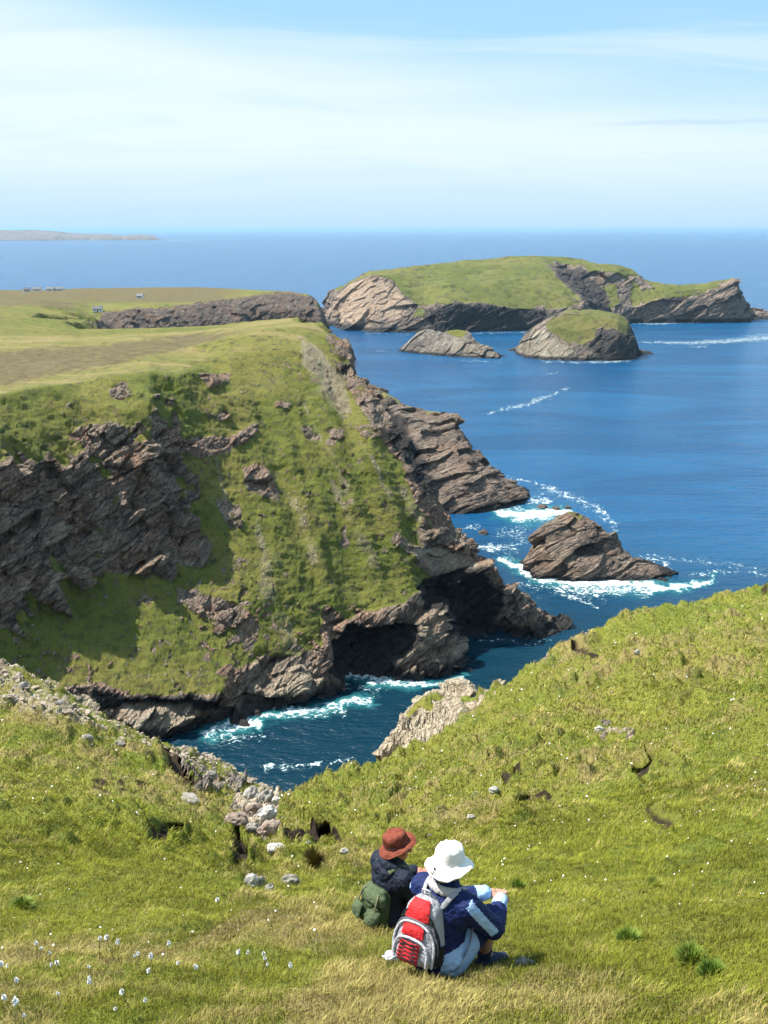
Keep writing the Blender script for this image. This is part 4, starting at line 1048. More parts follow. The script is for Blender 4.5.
# bog cotton
mst, b = newmat('cotton_stem'); b.out(b.bsdf((0.2, 0.2, 0.06), 0.7, 0.2))
mtf, b = newmat('cotton_tuft'); b.out(b.bsdf((0.86, 0.86, 0.85), 0.95, 0.05))
def tuft_mesh(seed):
    rg = np.random.default_rng(seed); V, Fc = [], []
    for k in range(70):   # silky hairs bunched on a drooping head
        a = rg.random() * 6.28; t = rg.random(); dz = -0.2 + 1.25 * t; rr = 0.55 * math.sin(math.pi * min(1, 0.15 + 0.8 * t))
        e = np.array([math.cos(a) * rr + 0.3 * (1 - t), math.sin(a) * rr, dz]); c_ = np.array([0.05, 0, 0.35]); w = np.array([-math.sin(a), math.cos(a), 0.3]) * 0.13
        i = len(V); V += [c_ - w, c_ + w, e + w * 0.8, e - w * 0.8]; Fc.append((i, i + 1, i + 2, i + 3))
    me = bpy.data.meshes.new('tuft'); me.from_pydata([tuple(v) for v in V], [], Fc); me.materials.append(mtf); return me
TM = [tuft_mesh(s_) for s_ in range(3)]
def stem_mesh():
    bm = bmesh.new(); pr = []
    for k in range(5):
        t = k / 4; ring = [bm.verts.new((0.03 * math.sin(t * 2) + 0.0022 * math.cos(a), 0.0022 * math.sin(a), 0.20 * t - 0.02)) for a in (0, 2.1, 4.2)]
        if pr:
            for j in range(3): bm.faces.new((pr[j], pr[(j + 1) % 3], ring[(j + 1) % 3], ring[j]))
        pr = ring
    me = bpy.data.meshes.new('stem'); bm.to_mesh(me); bm.free(); me.materials.append(mst); return me
SMH = stem_mesh()
CC = [(20, 262), (93, 222), (125, 240), (122, 226), (160, 265), (178, 300), (165, 280), (240, 290), (236, 272), (255, 217), (305, 220), (300, 212), (347, 240), (345, 250), (372, 275), (398, 245), (394, 256), (415, 240), (460, 240), (470, 275), (508, 295), (578, 118), (628, 240), (628, 250),
      (668, 250), (685, 243), (675, 249), (730, 280), (12, 372), (35, 355), (40, 330), (14, 345), (155, 345), (157, 353), (110, 380), (37, 400), (55, 410), (63, 385), (322, 370), (338, 380), (358, 378), (350, 345), (370, 372), (248, 300), (4, 338), (66, 396), (20, 280), (96, 230)]
proto = None
for n_, (cx, cy_) in enumerate(CC):
    hx, hy = cx / 2.56, 860 + cy_ / 2.56
    p = on_hill(hx, hy + 17); dist_ = (p - Vector((0, 0, HC))).length
    if proto is None:
        root = empty('cotton_grass'); s1 = bpy.data.objects.new('stem', SMH); COL.objects.link(s1); s1.parent = root
        t1 = bpy.data.objects.new('seed_head', TM[0]); COL.objects.link(t1); t1.parent = root; t1.location = (0.03, 0, 0.165); t1.scale = (0.024, 0.024, 0.033)
        root['kind'] = 'thing'; tag(root, 'white tufted cotton grass on a thin stem in the grass at the lower left', 'flower', 'cotton grass in the near grass'); proto = root; r_ = root
    else:
        r_ = proto.copy(); COL.objects.link(r_)
        for ch in list(proto.children):
            c_ = ch.copy(); COL.objects.link(c_); c_.parent = r_
            if ch.name.startswith('seed_head'): c_.data = TM[n_ % 3]
    r_.location = p; r_.rotation_euler = (random.uniform(-.25, .25), random.uniform(-.25, .25), random.random() * 6); q_ = (0.65 + 0.6 * random.random()) * min(1.25, max(0.9, dist_ / 8.0)); r_.scale = (q_, q_, q_)

# tiny white flowers dotted over the turf
cand = np.where(vis & (rock < .2) & (hags < .2) & (px > -20) & (px < 790) & (py < 1040) & (P[:, 1] > 6))[0]
sel = rg.choice(cand, 900, replace=False); n = len(sel); B = Q[sel] + np.array([0, 0, .05]); s_ = (0.006 + 0.010 * rg.random(n)) * np.clip(B[:, 1] / 12, .7, 2.2)
a_ = rg.random(n) * 6.28; e1 = np.stack([np.cos(a_), np.sin(a_), 0 * a_], 1) * s_[:, None]; e2 = np.stack([-np.sin(a_) * .8, np.cos(a_) * .8, .5 + 0 * a_], 1) * s_[:, None]
V = np.stack([B - e1, B - e2, B + e1, B + e2], 1).reshape(-1, 3); fl = raw_mesh('wild_flowers', V, (np.arange(n) * 4)[:, None] + np.arange(4)[None], mtf, smooth=False); tag(fl, kind='stuff')

# rush clumps
mr, b = newmat('rush_blade'); c = b.node('ShaderNodeVertexColor', layer_name='tone').outputs[0]; b.out(b.bsdf(c, 0.6, 0.2))
def rush(px_, py_, wpx, hpx, c1, c2, label, seed):
    rg = np.random.default_rng(seed); p = on_hill(px_, py_); dist_ = (p - Vector((0, 0, HC))).length
    R_ = wpx * dist_ / F / 2; Hh = hpx * dist_ / F; n = 420
    a = rg.random(n) * 6.283; rr = R_ * 0.35 * np.sqrt(rg.random(n)); out = rg.random(n) ** 0.7 * R_
    B = np.stack([np.cos(a) * rr, np.sin(a) * rr, np.full(n, -0.04)], 1); h = Hh * (0.6 + 0.6 * rg.random(n)) * (1.25 - 0.5 * out / R_)
    w = np.stack([-np.sin(a), np.cos(a), a * 0], 1) * 0.0045 * max(1, dist_ / 10)
    T1 = B + np.stack([np.cos(a) * out * .35, np.sin(a) * out * .35, 0.6 * h], 1); T2 = B + np.stack([np.cos(a) * out, np.sin(a) * out, h], 1)
    V = np.stack([B - w, B + w, T1 - w, T1 + w, T2], 1).reshape(-1, 3); o = (np.arange(n) * 5)[:, None]
    tri = np.concatenate([o + np.array([[0, 1, 3]]), o + np.array([[0, 3, 2]]), o + np.array([[2, 3, 4]])], 0)
    k = rg.random(n)[:, None]; col = np.repeat((np.array(c1) * k + np.array(c2) * (1 - k))[:, None], 5, 1).reshape(-1, 3)
    o = raw_mesh('rush_tuft', V, tri, mr, {'tone': col}); o.location = p; tag(o, label, 'plant'); return o
GR1, GR2 = (0.12, 0.19, 0.028), (0.19, 0.25, 0.035)
rush(315, 868, 22, 20, (0.16, 0.10, 0.03), (0.12, 0.12, 0.03), 'brownish tuft of rushes right of the lone grey boulder', 1)
rush(517, 890, 16, 14, GR1, GR2, 'dark green grass tuft on the slope just above the hands of the person in blue', 2)
rush(627, 940, 26, 15, GR1, GR2, 'wide bright green grass tuft on the lower right slope beside bare white specks', 3)
rush(712, 975, 28, 16, (0.09, 0.16, 0.022), (0.14, 0.21, 0.03), 'darkest green grass tuft in the lower right corner area', 4)
rush(690, 958, 30, 16, GR1, GR2, 'low green grass tuft just above the darkest corner tuft', 5)
rush(655, 885, 16, 10, (0.1, 0.14, 0.03), GR2, 'small green grass tuft halfway down the right slope', 6)
rush(24, 905, 22, 10, GR1, GR2, 'green grass tuft near the left edge above the cotton grass', 7)
WETR = stone_mat('wet_sea_rock', (0.10, 0.075, 0.06), (0.045, 0.035, 0.03), (0.16, 0.12, 0.09))
for q_, (x_, y_, w_, h_, lab) in enumerate(((543, 507, 9, 3.5, 'leftmost of three low dark rocks awash in surf off the dark rocky point'), (556, 509, 7, 3, 'middle low dark rock awash in surf off the dark rocky point'), (568, 508, 6, 3.5, 'rightmost low dark rock awash just behind the big surf-ringed stack'),
        (483, 533, 9, 5, 'rounded brown rock alone in the foam of the channel left of the big stack'), (459, 530, 6, 2.5, 'small dark rock at the foot of the green slope in the channel'))):
    x, y, z = at(x_, y_, z=0); k_ = math.hypot(y, HC) / F
    o = bpy.data.objects.new('sea_rock', rock_mesh('sea_rock', 60 + q_, WETR)); COL.objects.link(o); o.location = (x, y, 0.1); o.scale = (w_ * k_ * .55, w_ * k_ * .9, h_ * k_ * .85); tag(o, lab, 'rock')
print('small', time.time() - T0)

# ------------------------------------------------------------------ PEOPLE
import bmesh
def V3(*a): return Vector(a)
def add_ell(bm, c, r, M=None, seg=20):
    g = bmesh.ops.create_uvsphere(bm, u_segments=seg, v_segments=max(8, seg // 2), radius=1.0)
    R = (M or Matrix.Identity(3))
    for v in g['verts']: v.co = Vector(c) + R @ Vector((v.co.x * r[0], v.co.y * r[1], v.co.z * r[2]))
def add_cap(bm, a, b_, ra, rb, seg=16):
    a = Vector(a); b_ = Vector(b_); d = b_ - a; L = d.length
    if L < 1e-6: return
    z = d.normalized(); x = z.orthogonal().normalized(); y = z.cross(x)
    rings = []
    for k in range(7):
        t = k / 6 * math.pi / 2; rings.append((a - z * ra * math.cos(t), ra * math.sin(t)))
    for k in range(1, 7):
        t = k / 6 * math.pi / 2; rings.append((b_ + z * rb * math.sin(t), rb * math.cos(t)))
    rings.insert(7, (b_, rb))
    prev = None
    for c, r in rings:
        if r < 1e-5: ring = [bm.verts.new(c)]
        else: ring = [bm.verts.new(c + (x * math.cos(2 * math.pi * j / seg) + y * math.sin(2 * math.pi * j / seg)) * r) for j in range(seg)]
        if prev is not None:
            if len(prev) == 1:
                for j in range(seg): bm.faces.new((prev[0], ring[(j + 1) % seg], ring[j]))
            elif len(ring) == 1:
                for j in range(seg): bm.faces.new((prev[j], prev[(j + 1) % seg], ring[0]))
            else:
                for j in range(seg): bm.faces.new((prev[j], prev[(j + 1) % seg], ring[(j + 1) % seg], ring[j]))
        prev = ring
def chain(bm, pts_, rs, seg=16):
    for k in range(len(pts_) - 1): add_cap(bm, pts_[k], pts_[k + 1], rs[k], rs[k + 1], seg)
def fuse(name, bm, voxel, mat, parent, smooth=4, fold=0.0, fscale=0.05, attrs=None, fstretch=(1, 1, 1)):
    """merge overlapping shapes into one continuous surface"""
    bmesh.ops.recalc_face_normals(bm, faces=bm.faces)
    me = bpy.data.meshes.new(name); bm.to_mesh(me); bm.free()
    o = bpy.data.objects.new(name, me); COL.objects.link(o)
    md = o.modifiers.new('r', 'REMESH'); md.mode = 'VOXEL'; md.voxel_size = voxel; md.use_smooth_shade = True
    s = o.modifiers.new('s', 'SMOOTH'); s.iterations = smooth; s.factor = 0.5
    dg = bpy.context.evaluated_depsgraph_get(); m2 = bpy.data.meshes.new_from_object(o.evaluated_get(dg)); m2.name = name
    o.modifiers.clear(); o.data = m2; bpy.data.meshes.remove(me)
    n = len(m2.vertices); P = np.empty(n * 3, np.float32); m2.vertices.foreach_get('co', P); P = P.reshape(-1, 3)
    if fold:
        Nn = np.empty(n * 3, np.float32); m2.vertex_normals.foreach_get('vector', Nn); Nn = Nn.reshape(-1, 3)
        q = P * np.array(fstretch)
        P = P + Nn * (fold * (fbm(q, fscale, 3, ridged=True, off=2) * 0.8 + fbm(q, fscale * 2.5, 2, off=8)))[:, None]
        m2.vertices.foreach_set('co', P.ravel())
    if attrs:
        for k, fn in attrs.items():
            a = m2.attributes.new(k, 'FLOAT', 'POINT'); a.data.foreach_set('value', np.asarray(fn(P), np.float32))
    m2.materials.clear(); m2.materials.append(mat)
    m2.polygons.foreach_set('use_smooth', np.ones(len(m2.polygons), bool)); m2.update()
    o.parent = parent; return o
def cloth(name, c1, c2=None, attr=None, rough=0.75, wr=0.5, c3=None, attr2=None):
    m, b = newmat(name); p = b.obj(); n = b.noise(p, 22, 5, 0.6); n2 = b.noise(p, 160, 2, 0.5)
    c = b.mix(b.math('MULTIPLY', b.ramp(n, 0.35, 0.7), 0.35), c1, tuple(v * 0.6 for v in c1))
    if c2: c = b.mix(b.ramp(b.attr(attr), 0.45, 0.55), c, c2)
    if c3: c = b.mix(b.ramp(b.attr(attr2), 0.45, 0.55), c, c3)
    b.out(b.bsdf(c, rough, 0.2, b.bump(b.math('ADD', n, b.math('MULTIPLY', n2, 0.12)), min(1, wr * 1.5), 0.03))); return m
def skin(name, c1):
    m, b = newmat(name); p = b.obj(); n = b.noise(p, 30, 4, .6)
    b.out(b.bsdf(b.mix(n, c1, tuple(v * q for v, q in zip(c1, (0.85, 0.7, 0.65)))), 0.5, 0.4, None)); return m
def ik(a, t, l1, l2, pole):
    a, t, pole = Vector(a), Vector(t), Vector(pole)
    d = t - a; L = min(d.length, (l1 + l2) * 0.995); u = d.normalized(); t = a + u * L
    x = (l1 * l1 - l2 * l2 + L * L) / (2 * L); h = math.sqrt(max(0, l1 * l1 - x * x))
    n = (pole - a); n = (n - u * n.dot(u)).normalized()
    return a + u * x + n * h, t
def lathe(name, prof, seg, mat, parent, shape=None, thick=0.0):
    bm = bmesh.new(); prev = None
    for r, z in prof:
        if r < 1e-6: ring = [bm.verts.new((0, 0, z))]
        else: ring = [bm.verts.new((r * math.cos(2 * math.pi * j / seg), r * math.sin(2 * math.pi * j / seg), z)) for j in range(seg)]
        if prev:
            for j in range(seg):
                if len(prev) == 1: bm.faces.new((prev[0], ring[j], ring[(j + 1) % seg]))
                else: bm.faces.new((prev[j], ring[j], ring[(j + 1) % seg], prev[(j + 1) % seg]))
        prev = ring
    if shape:
        for v in bm.verts: v.co = shape(v.co)
    me = bpy.data.meshes.new(name); bm.to_mesh(me); bm.free(); me.materials.append(mat)
    for f in me.polygons: f.use_smooth = True
    o = bpy.data.objects.new(name, me); COL.objects.link(o); o.parent = parent
    if thick:
        s = o.modifiers.new('t', 'SOLIDIFY'); s.thickness = thick; s.offset = 0
    return o
def tube(name, pts_, r, mat, parent, seg=8):
    bm = bmesh.new(); chain(bm, pts_, [r] * len(pts_), seg)
    me = bpy.data.meshes.new(name); bm.to_mesh(me); bm.free(); me.materials.append(mat)
    for f in me.polygons: f.use_smooth = True
    o = bpy.data.objects.new(name, me); COL.objects.link(o); o.parent = parent; return o
def hand(bm, wrist, dirv, up, side, s=1.0, curl=0.6):
    """palm, four bent fingers of different lengths and a thumb from the side of the palm"""
    y = Vector(dirv).normalized(); z = Vector(up); z = (z - y * z.dot(y)).normalized(); x = y.cross(z) * side
    W = Vector(wrist)
    def L(a, b_, c): return W + (x * a + y * b_ + z * c) * s
    add_cap(bm, W, L(0, .035, 0), .024 * s, .028 * s, 12)
    for k in range(4): add_cap(bm, L(-.008 + .006 * k - .01, .02, 0), L(-.030 + .020 * k, .085, 0), .015 * s, .0115 * s, 10)
    for k, ln in enumerate((.072, .080, .074, .058)):
        x0 = -.030 + .020 * k; a = 0.35 * curl
        p0 = L(x0, .085, 0); seg = (ln * .5, ln * .3, ln * .25); p = p0
        for j in range(3):
            a2 = a + curl * (j * 0.75); q = p + (y * math.cos(a2) - z * math.sin(a2) + x * (k - 1.5) * .04) * seg[j] * s
            add_cap(bm, p, q, (.0098 - .0008 * j) * s, (.0090 - .0008 * j) * s, 10); p = q
    p0 = L(-.022, .025, -.004); p1 = L(-.048, .055, -.016); p2 = L(-.050, .085, -.026); p3 = L(-.042, .105, -.034)
    chain(bm, [p0, p1, p2, p3], [.016 * s, .0125 * s, .011 * s, .009 * s], 10)

def person(label, group, base, phi, headturn, outfit):
    s = outfit; root = empty('person', base); root.rotation_euler = (0, 0, -phi); root.scale = (s['size'],) * 3; tag(root, label, 'person', group)
    s = outfit
    def gz(x, y):       # ground height under a local point, relative to the seat
        x *= s['size']; y *= s['size']; wx_ = base[0] + x * math.cos(phi) + y * math.sin(phi); wy_ = base[1] - x * math.sin(phi) + y * math.cos(phi)
        return (ground(wx_, wy_) - base[2]) / s['size']
    pel = V3(0, .0, .115); belly = V3(0, .035, .26); chest = V3(0, .075, .42); nb = V3(0, .095, .555); hd = V3(0, .12, .695)
    hip = {1: V3(.085, .02, .11), -1: V3(-.085, .02, .11)}; sh = {1: V3(.165, .07, .505), -1: V3(-.165, .07, .505)}
    foot, knee = {}, {}
    for k in (1, -1):
        fy = s['fy'] + (.05 if k < 0 else 0); fx = .13 * k
        foot[k] = V3(fx, fy, gz(fx, fy) + .085)
        knee[k], foot[k] = ik(hip[k], foot[k], s.get('thigh', .415), s.get('thigh', .415) - .02, hip[k] + V3(s['out'] * k, .3, .38))
    wr = {}
    elbow = {}
    for k in (1, -1):
        t = s['hands'][k]
        tgt = Vector(t)
        elbow[k], wr[k] = ik(sh[k], tgt, .285, .25, sh[k] + V3(.30 * k, -.05, -.45))
    Hm = Matrix.Rotation(-headturn, 3, 'Z') @ Matrix.Rotation(s.get('nod', 0.12) * -1, 3, 'X')
    def H(x, y, z): return hd + Hm @ V3(x, y, z)
    # ---- body, one continuous skin
    bm = bmesh.new()
    add_ell(bm, pel, (.155, .115, .105)); chain(bm, [pel, belly, chest], [.115, .11, .125]); add_ell(bm, chest, (.165, .11, .15))
    for k in (1, -1):
        add_cap(bm, nb, sh[k], .055, .055)
        chain(bm, [sh[k], elbow[k], wr[k]], [.052, .038, .026]); m_ = elbow[k].lerp(wr[k], .3); add_ell(bm, m_, (.042, .042, .042))
        chain(bm, [hip[k], knee[k]], [.085, .055]); calf = knee[k].lerp(foot[k], .3) + V3(0, -.018, 0)
        chain(bm, [knee[k], calf, foot[k]], [.052, .052, .034]); add_ell(bm, knee[k] + V3(0, .012, .008), (.05, .045, .05))
        fd = V3(foot[k].x * .15, 1, -.35).normalized(); chain(bm, [foot[k], foot[k] + fd * .12 + V3(0, 0, -.03)], [.036, .03])
        fwd = (wr[k] - elbow[k]).normalized(); hand(bm, wr[k], fwd + V3(-.25 * k, .1, -.25), V3(0, .15, 1), -k if False else k, .98, .75)
    add_cap(bm, nb, H(0, -.012, -.06), .056, .052)
    add_ell(bm, H(0, -.012, .022), (.076, .096, .092), Hm, 28); add_ell(bm, H(0, .022, -.045), (.060, .068, .072), Hm, 24); add_ell(bm, H(0, .058, -.083), (.026, .024, .022), Hm)
    chain(bm, [H(0, .086, .02), H(0, .108, -.020)], [.010, .0145], 12); add_ell(bm, H(0, .100, -.027), (.018, .013, .009), Hm)
    chain(bm, [H(-.036, .076, .036), H(.036, .076, .036)], [.012, .012], 10); chain(bm, [H(-.045, .062, -.022), H(-.03, .07, -.03)], [.02, .018], 10); chain(bm, [H(.045, .062, -.022), H(.03, .07, -.03)], [.02, .018], 10)
    chain(bm, [H(-.020, .081, -.053), H(.020, .081, -.053)], [.0075, .0075], 8); chain(bm, [H(-.017, .079, -.063), H(.017, .079, -.063)], [.0085, .0085], 8)
    for k in (1, -1): add_ell(bm, H(.078 * k, -.008, -.012), (.011, .022, .033), Hm, 14)
    fuse('body', bm, .0048, s['skin'], root, 3)
    for k in (1, -1):
        bm = bmesh.new(); add_ell(bm, H(.031 * k, .0775, .014), (.0125, .0125, .0125), None, 14); me = bpy.data.meshes.new('eye'); bm.to_mesh(me); bm.free(); me.materials.append(EYE)
        o = bpy.data.objects.new('eye', me); COL.objects.link(o); o.parent = root
    # ---- hair
    bm = bmesh.new(); add_ell(bm, H(0, -.022, .020), (.080, .086, .086), Hm, 24); add_ell(bm, H(0, -.070, -.045), (.056, .030, .05), Hm)
    for k in (1, -1): add_ell(bm, H(.072 * k, -.028, -.012), (.018, .035, .05), Hm)
    fuse('hair', bm, .006, s['hair'], root, 2, .003, .012, fstretch=(1, 1, .3))
    # ---- jacket
    bm = bmesh.new()
    add_ell(bm, pel + V3(0, -.005, .045), (.19, .16, .13), None, 28); chain(bm, [pel + V3(0, -.01, .05), belly, chest + V3(0, -.01, 0)], [.155, .15, .155], 24); add_ell(bm, chest + V3(0, -.005, .02), (.20, .145, .155), None, 28)
    for k in (1, -1):
        add_cap(bm, nb + V3(0, -.01, -.015), sh[k], .075, .078); w_ = elbow[k].lerp(wr[k], .93)
        chain(bm, [sh[k], sh[k].lerp(elbow[k], .5), elbow[k], elbow[k].lerp(wr[k], .5), w_], [.080, .072, .064, .056, .044], 20)
    add_cap(bm, nb + V3(0, -.01, -.03), nb + V3(0, .005, .03), .082, .07)
    a_ = {}
    if s.get('stripe'):
        def stripe(P):
            best = np.full(len(P), 9.0)
            for k in (1, -1):
                A = np.array(sh[k] + V3(.0, 0, .05)); B = np.array(elbow[k]); d_ = B - A; t = np.clip(((P - A) @ d_) / (d_ @ d_), -0.2, 1.15)
                ax = d_ / np.linalg.norm(d_); out = np.array([0.62 * k, -.75, .25]); out = out - ax * (out @ ax); out /= np.linalg.norm(out)
                side = np.cross(ax, out); off_ = P - (A + t[:, None] * d_); sd_ = np.abs(off_ @ side); fr = off_ @ out
                inside = (sd_ < .028) & (fr > .012) & (t > -.05) & (t < .92)
                best = np.where(inside, 0, best)
                # pale cuff
                A2 = np.array(elbow[k]); B2 = np.array(wr[k]); d2 = B2 - A2; t2 = ((P - A2) @ d2) / (d2 @ d2); r2 = np.linalg.norm(P - A2 - t2[:, None] * d2, axis=1)
                best = np.where((t2 > .70) & (r2 < .075), 0, best)
            # pale lower side panels of the jacket
            best = np.where((np.abs(P[:, 0]) > .105) & (P[:, 2] < .235 + .5 * (np.abs(P[:, 0]) - .12)) & (P[:, 1] < .13) & (P[:, 1] > -.13), 0, best)
            return (best < 1).astype(float)
        a_['stripe'] = stripe
    fuse('jacket', bm, .008, s['jacket'], root, 4, .009, .05, a_, (1, 1, 1.6))
    # ---- collar and hood
    bm = bmesh.new(); hp = []
    for j in range(13):
        t = math.pi * (0.08 + j / 12 * 1.0 * 0.84) + math.pi; hp.append(nb + V3(.098 * math.cos(t), .012 + .098 * math.sin(t) - .01, .02 - .016 * math.sin(t)))
    chain(bm, hp, [(.026 + .018 * math.sin(math.pi * j / 12)) * s.get('col', 1) for j in range(13)], 12)
    if s.get('hood'): add_ell(bm, nb + V3(0, -.105, -.02), (.11, .062, .055)); add_ell(bm, nb + V3(.03, -.13, -.05), (.07, .04, .045)); add_ell(bm, nb + V3(-.04, -.125, .0), (.06, .05, .04))
    fuse('hood', bm, .007, s['hoodmat'], root, 3, .009, .03)
    # ---- shorts
    bm = bmesh.new(); add_ell(bm, pel + V3(0, .0, -.01), (.185, .15, .105), None, 24)
    for k in (1, -1):
        e_ = hip[k].lerp(knee[k], s.get('short', .78)); chain(bm, [hip[k], e_], [.105, .074], 20)
    def panel(P): return ((np.abs(P[:, 0]) > .12) & (P[:, 1] < .14)).astype(float)
    fuse('shorts', bm, .008, s['shorts'], root, 4, .006, .05, {'panel': panel})
    # ---- socks and shoes
    for k in (1, -1):
        f = foot[k]; fd = V3(.18 * k, 1, -.32).normalized()
        bm = bmesh.new(); chain(bm, [f + (knee[k] - f) * .2, f], [.043, .04], 14); fuse('sock', bm, .006, s['sock'], root, 2)
        bm = bmesh.new(); up = V3(0, .3, .95)
        chain(bm, [f + V3(0, -.035, -.035), f + fd * .07 + V3(0, 0, -.03), f + fd * .16 + V3(0, 0, -.045)], [.045, .045, .036], 16); add_cap(bm, f + V3(0, 0, -.01), f + V3(0, -.01, .03), .046, .044)
        add_ell(bm, f + fd * .17 + V3(0, 0, -.045), (.045, .055, .03))
        sh_ = fuse('shoe', bm, .006, s['shoe'], root, 2)
        bm = bmesh.new(); chain(bm, [f + V3(0, -.04, -.068), f + fd * .09 + V3(0, 0, -.066), f + fd * .19 + V3(0, 0, -.072)], [.026, .030, .026], 12); chain(bm, [f + V3(.02, -.04, -.068), f + fd * .19 + V3(.02, 0, -.072)], [.022, .022], 12); chain(bm, [f + V3(-.02, -.04, -.068), f + fd * .19 + V3(-.02, 0, -.072)], [.022, .022], 12)
        so_ = fuse('sole', bm, .006, s['sole'], root, 2); so_.parent = sh_
        for j in range(4): 
            q = f + fd * (.045 + .022 * j) + V3(0, .0, .012 - .007 * j); l_ = tube('lace', [q + V3(-.022, 0, 0), q + V3(.022, .008, 0)], .0028, s['lace'], sh_, 6)
    return root, H, Hm, nb, sh, chest, wr
EYE, b_ = newmat('eye_white'); b_.out(b_.bsdf((0.12, 0.09, 0.07), 0.2, 0.5))
HAIR_A = cloth('fair_hair', (0.38, 0.30, 0.19), wr=.8); HAIR_B = cloth('grey_hair', (0.16, 0.12, 0.09), wr=.8)
SHOE = cloth('dark_blue_shoe', (0.02, 0.03, 0.07)); SOLE = cloth('rubber_sole', (0.04, 0.04, 0.04)); LACE = cloth('lace_cord', (0.35, 0.38, 0.42)); SOCK = cloth('dark_sock', (0.04, 0.045, 0.07))
NAVY = cloth('navy_jacket', (0.010, 0.020, 0.095), (0.36, 0.53, 0.80), 'stripe', 0.55); SHORTS_A = cloth('blue_shorts', (0.011, 0.022, 0.10), (0.34, 0.50, 0.76), 'panel')
BLACKB = cloth('dark_jacket', (0.014, 0.019, 0.036), None, None, 0.6); SHORTS_B = cloth('dark_shorts', (0.03, 0.035, 0.04))
FLEECE = cloth('pale_hood', (0.50, 0.46, 0.45)); SK_A = skin('skin_a', (0.56, 0.31, 0.22)); SK_B = skin('skin_b', (0.55, 0.235, 0.16))
PHA, PHB = math.radians(39), math.radians(55)
A0 = at(437, 979, Y=5.0); A0 = (A0[0], A0[1], ground(A0[0], A0[1]))
B0_ = at(385, 948, Y=6.5); B0_ = (B0_[0], B0_[1], ground(B0_[0], B0_[1]))
GP = None
ra, HA, HmA, nbA, shA, chA, wrA = person('seated person in a navy jacket with pale blue stripes and a wide white sun hat', GP, A0, PHA, math.radians(8),
    dict(skin=SK_A, hair=HAIR_A, jacket=NAVY, hoodmat=FLEECE, shorts=SHORTS_A, short=.95, sock=SOCK, shoe=SHOE, sole=SOLE, lace=LACE, stripe=True, hood=False, hands={1: (.16, .47, .33), -1: (.06, .46, .34)}, nod=.22, fy=.34, out=.12, thigh=.375, size=.93, col=.6))
rb, HB, HmB, nbB, shB, chB, wrB = person('seated person in a dark hooded jacket and a floppy brown hat, face turned right', GP, B0_, PHB, math.radians(38),
    dict(skin=SK_B, hair=HAIR_B, jacket=BLACKB, hoodmat=BLACKB, shorts=SHORTS_B, sock=SOCK, shoe=SHOE, sole=SOLE, lace=LACE, hood=True, hands={1: (.10, .38, .33), -1: (-.10, .38, .32)}, nod=.05, fy=.50, out=.10, size=.92))
# ---- hats
def hatmat(name, c, c2):
    m, b = newmat(name); p = b.obj(); s_ = b.sep(p); n = b.noise(p, 14, 4, .6); w_ = b.noise(p, 60, 3, .6)
    st = b.math('SINE', b.math('MULTIPLY', b.node('ShaderNodeVectorMath', operation='LENGTH', inp={0: b.mapping(p, (1, 1, 0))}).outputs['Value'], 420.0))
    cc = b.mix(b.ramp(n, 0.45, 0.65), c, c2); b.out(b.bsdf(cc, 0.85, 0.1, b.bump(b.math('ADD', b.math('MULTIPLY', st, 0.05), b.math('ADD', n, b.math('MULTIPLY', w_, .3))), 0.5, 0.012))); return m
WH = hatmat('white_cotton', (0.80, 0.77, 0.72), (0.72, 0.68, 0.64)); BRN = hatmat('brown_felt', (0.20, 0.055, 0.035), (0.12, 0.033, 0.022)); CORD = cloth('dark_cord', (0.03, 0.03, 0.035))
PROF = [(0, .104), (.038, .103), (.066, .097), (.084, .084), (.092, .066), (.095, .045), (.099, .015), (.101, -.005), (.104, -.012), (.118, -.018), (.135, -.026), (.150, -.036), (.163, -.048), (.172, -.060), (.1745, -.061)]
def hat(parent, H, Hm, mat, shape, off, tilt, k=1.0):
    o = lathe('hat', PROF, 64, mat, parent, shape, .0035)
    o.matrix_local = Matrix.Translation(H(*off)) @ (Hm @ Euler(tilt).to_matrix()).to_4x4() @ Matrix.Scale(k, 4); return o
def shA_(c):
    r = math.hypot(c.x, c.y); a = math.atan2(c.y, c.x); f = max(0, (r - .104) / .07)
    z = c.z + f * (.014 * math.sin(2 * a + .6) + .010 * math.sin(3 * a + 1.2)) ; k = 1 + .018 * math.sin(5 * a) * (1 if f == 0 else 0) * (c.z > 0)
    z += .0035 * math.sin(9 * a + 40 * r) + .003 * math.sin(14 * a - 60 * c.z) + (.004 * math.sin(120 * r + 2 * a) if r > .104 else 0)
    z += -.010 * (abs(math.sin(a * 2)) if r < .05 else 0)
    kb = 1 if r < .104 else (.104 + (r - .104) * .84) / r
    return Vector((c.x * k * 1.02 * kb, c.y * k * 1.10 * kb, z))
def shB_(c):
    r = math.hypot(c.x, c.y); a = math.atan2(c.y, c.x); f = max(0, (r - .104) / .07)
    z = c.z + f * (.022 * math.sin(a) + .026 * abs(math.cos(a)) + .010 * math.sin(3 * a)) ; dent = -.022 * math.exp(-((c.x) / .03) ** 2) if c.z > .09 else 0
    sh_k = 1 if r < .104 else (.104 + (r - .104) * .72) / r
    return Vector((c.x * .98 * sh_k, c.y * 1.12 * sh_k, z + dent + .004 * math.sin(8 * a + 50 * r) + (.006 * math.sin(4 * a) if c.z > 0.02 and r > .05 else 0)))
hA = hat(ra, HA, HmA, WH, shA_, (0, -.018, .052), (.14, -.06, 0), .88); hB = hat(rb, HB, HmB, BRN, shB_, (0, -.014, .046), (.34, 0.10, 0), .92)
tube('hat_band', [Vector((.1025 * math.cos(t) * 1.0, .1125 * math.sin(t), .002)) for t in np.linspace(0, 2 * math.pi, 40)], .0030, CORD, hB)
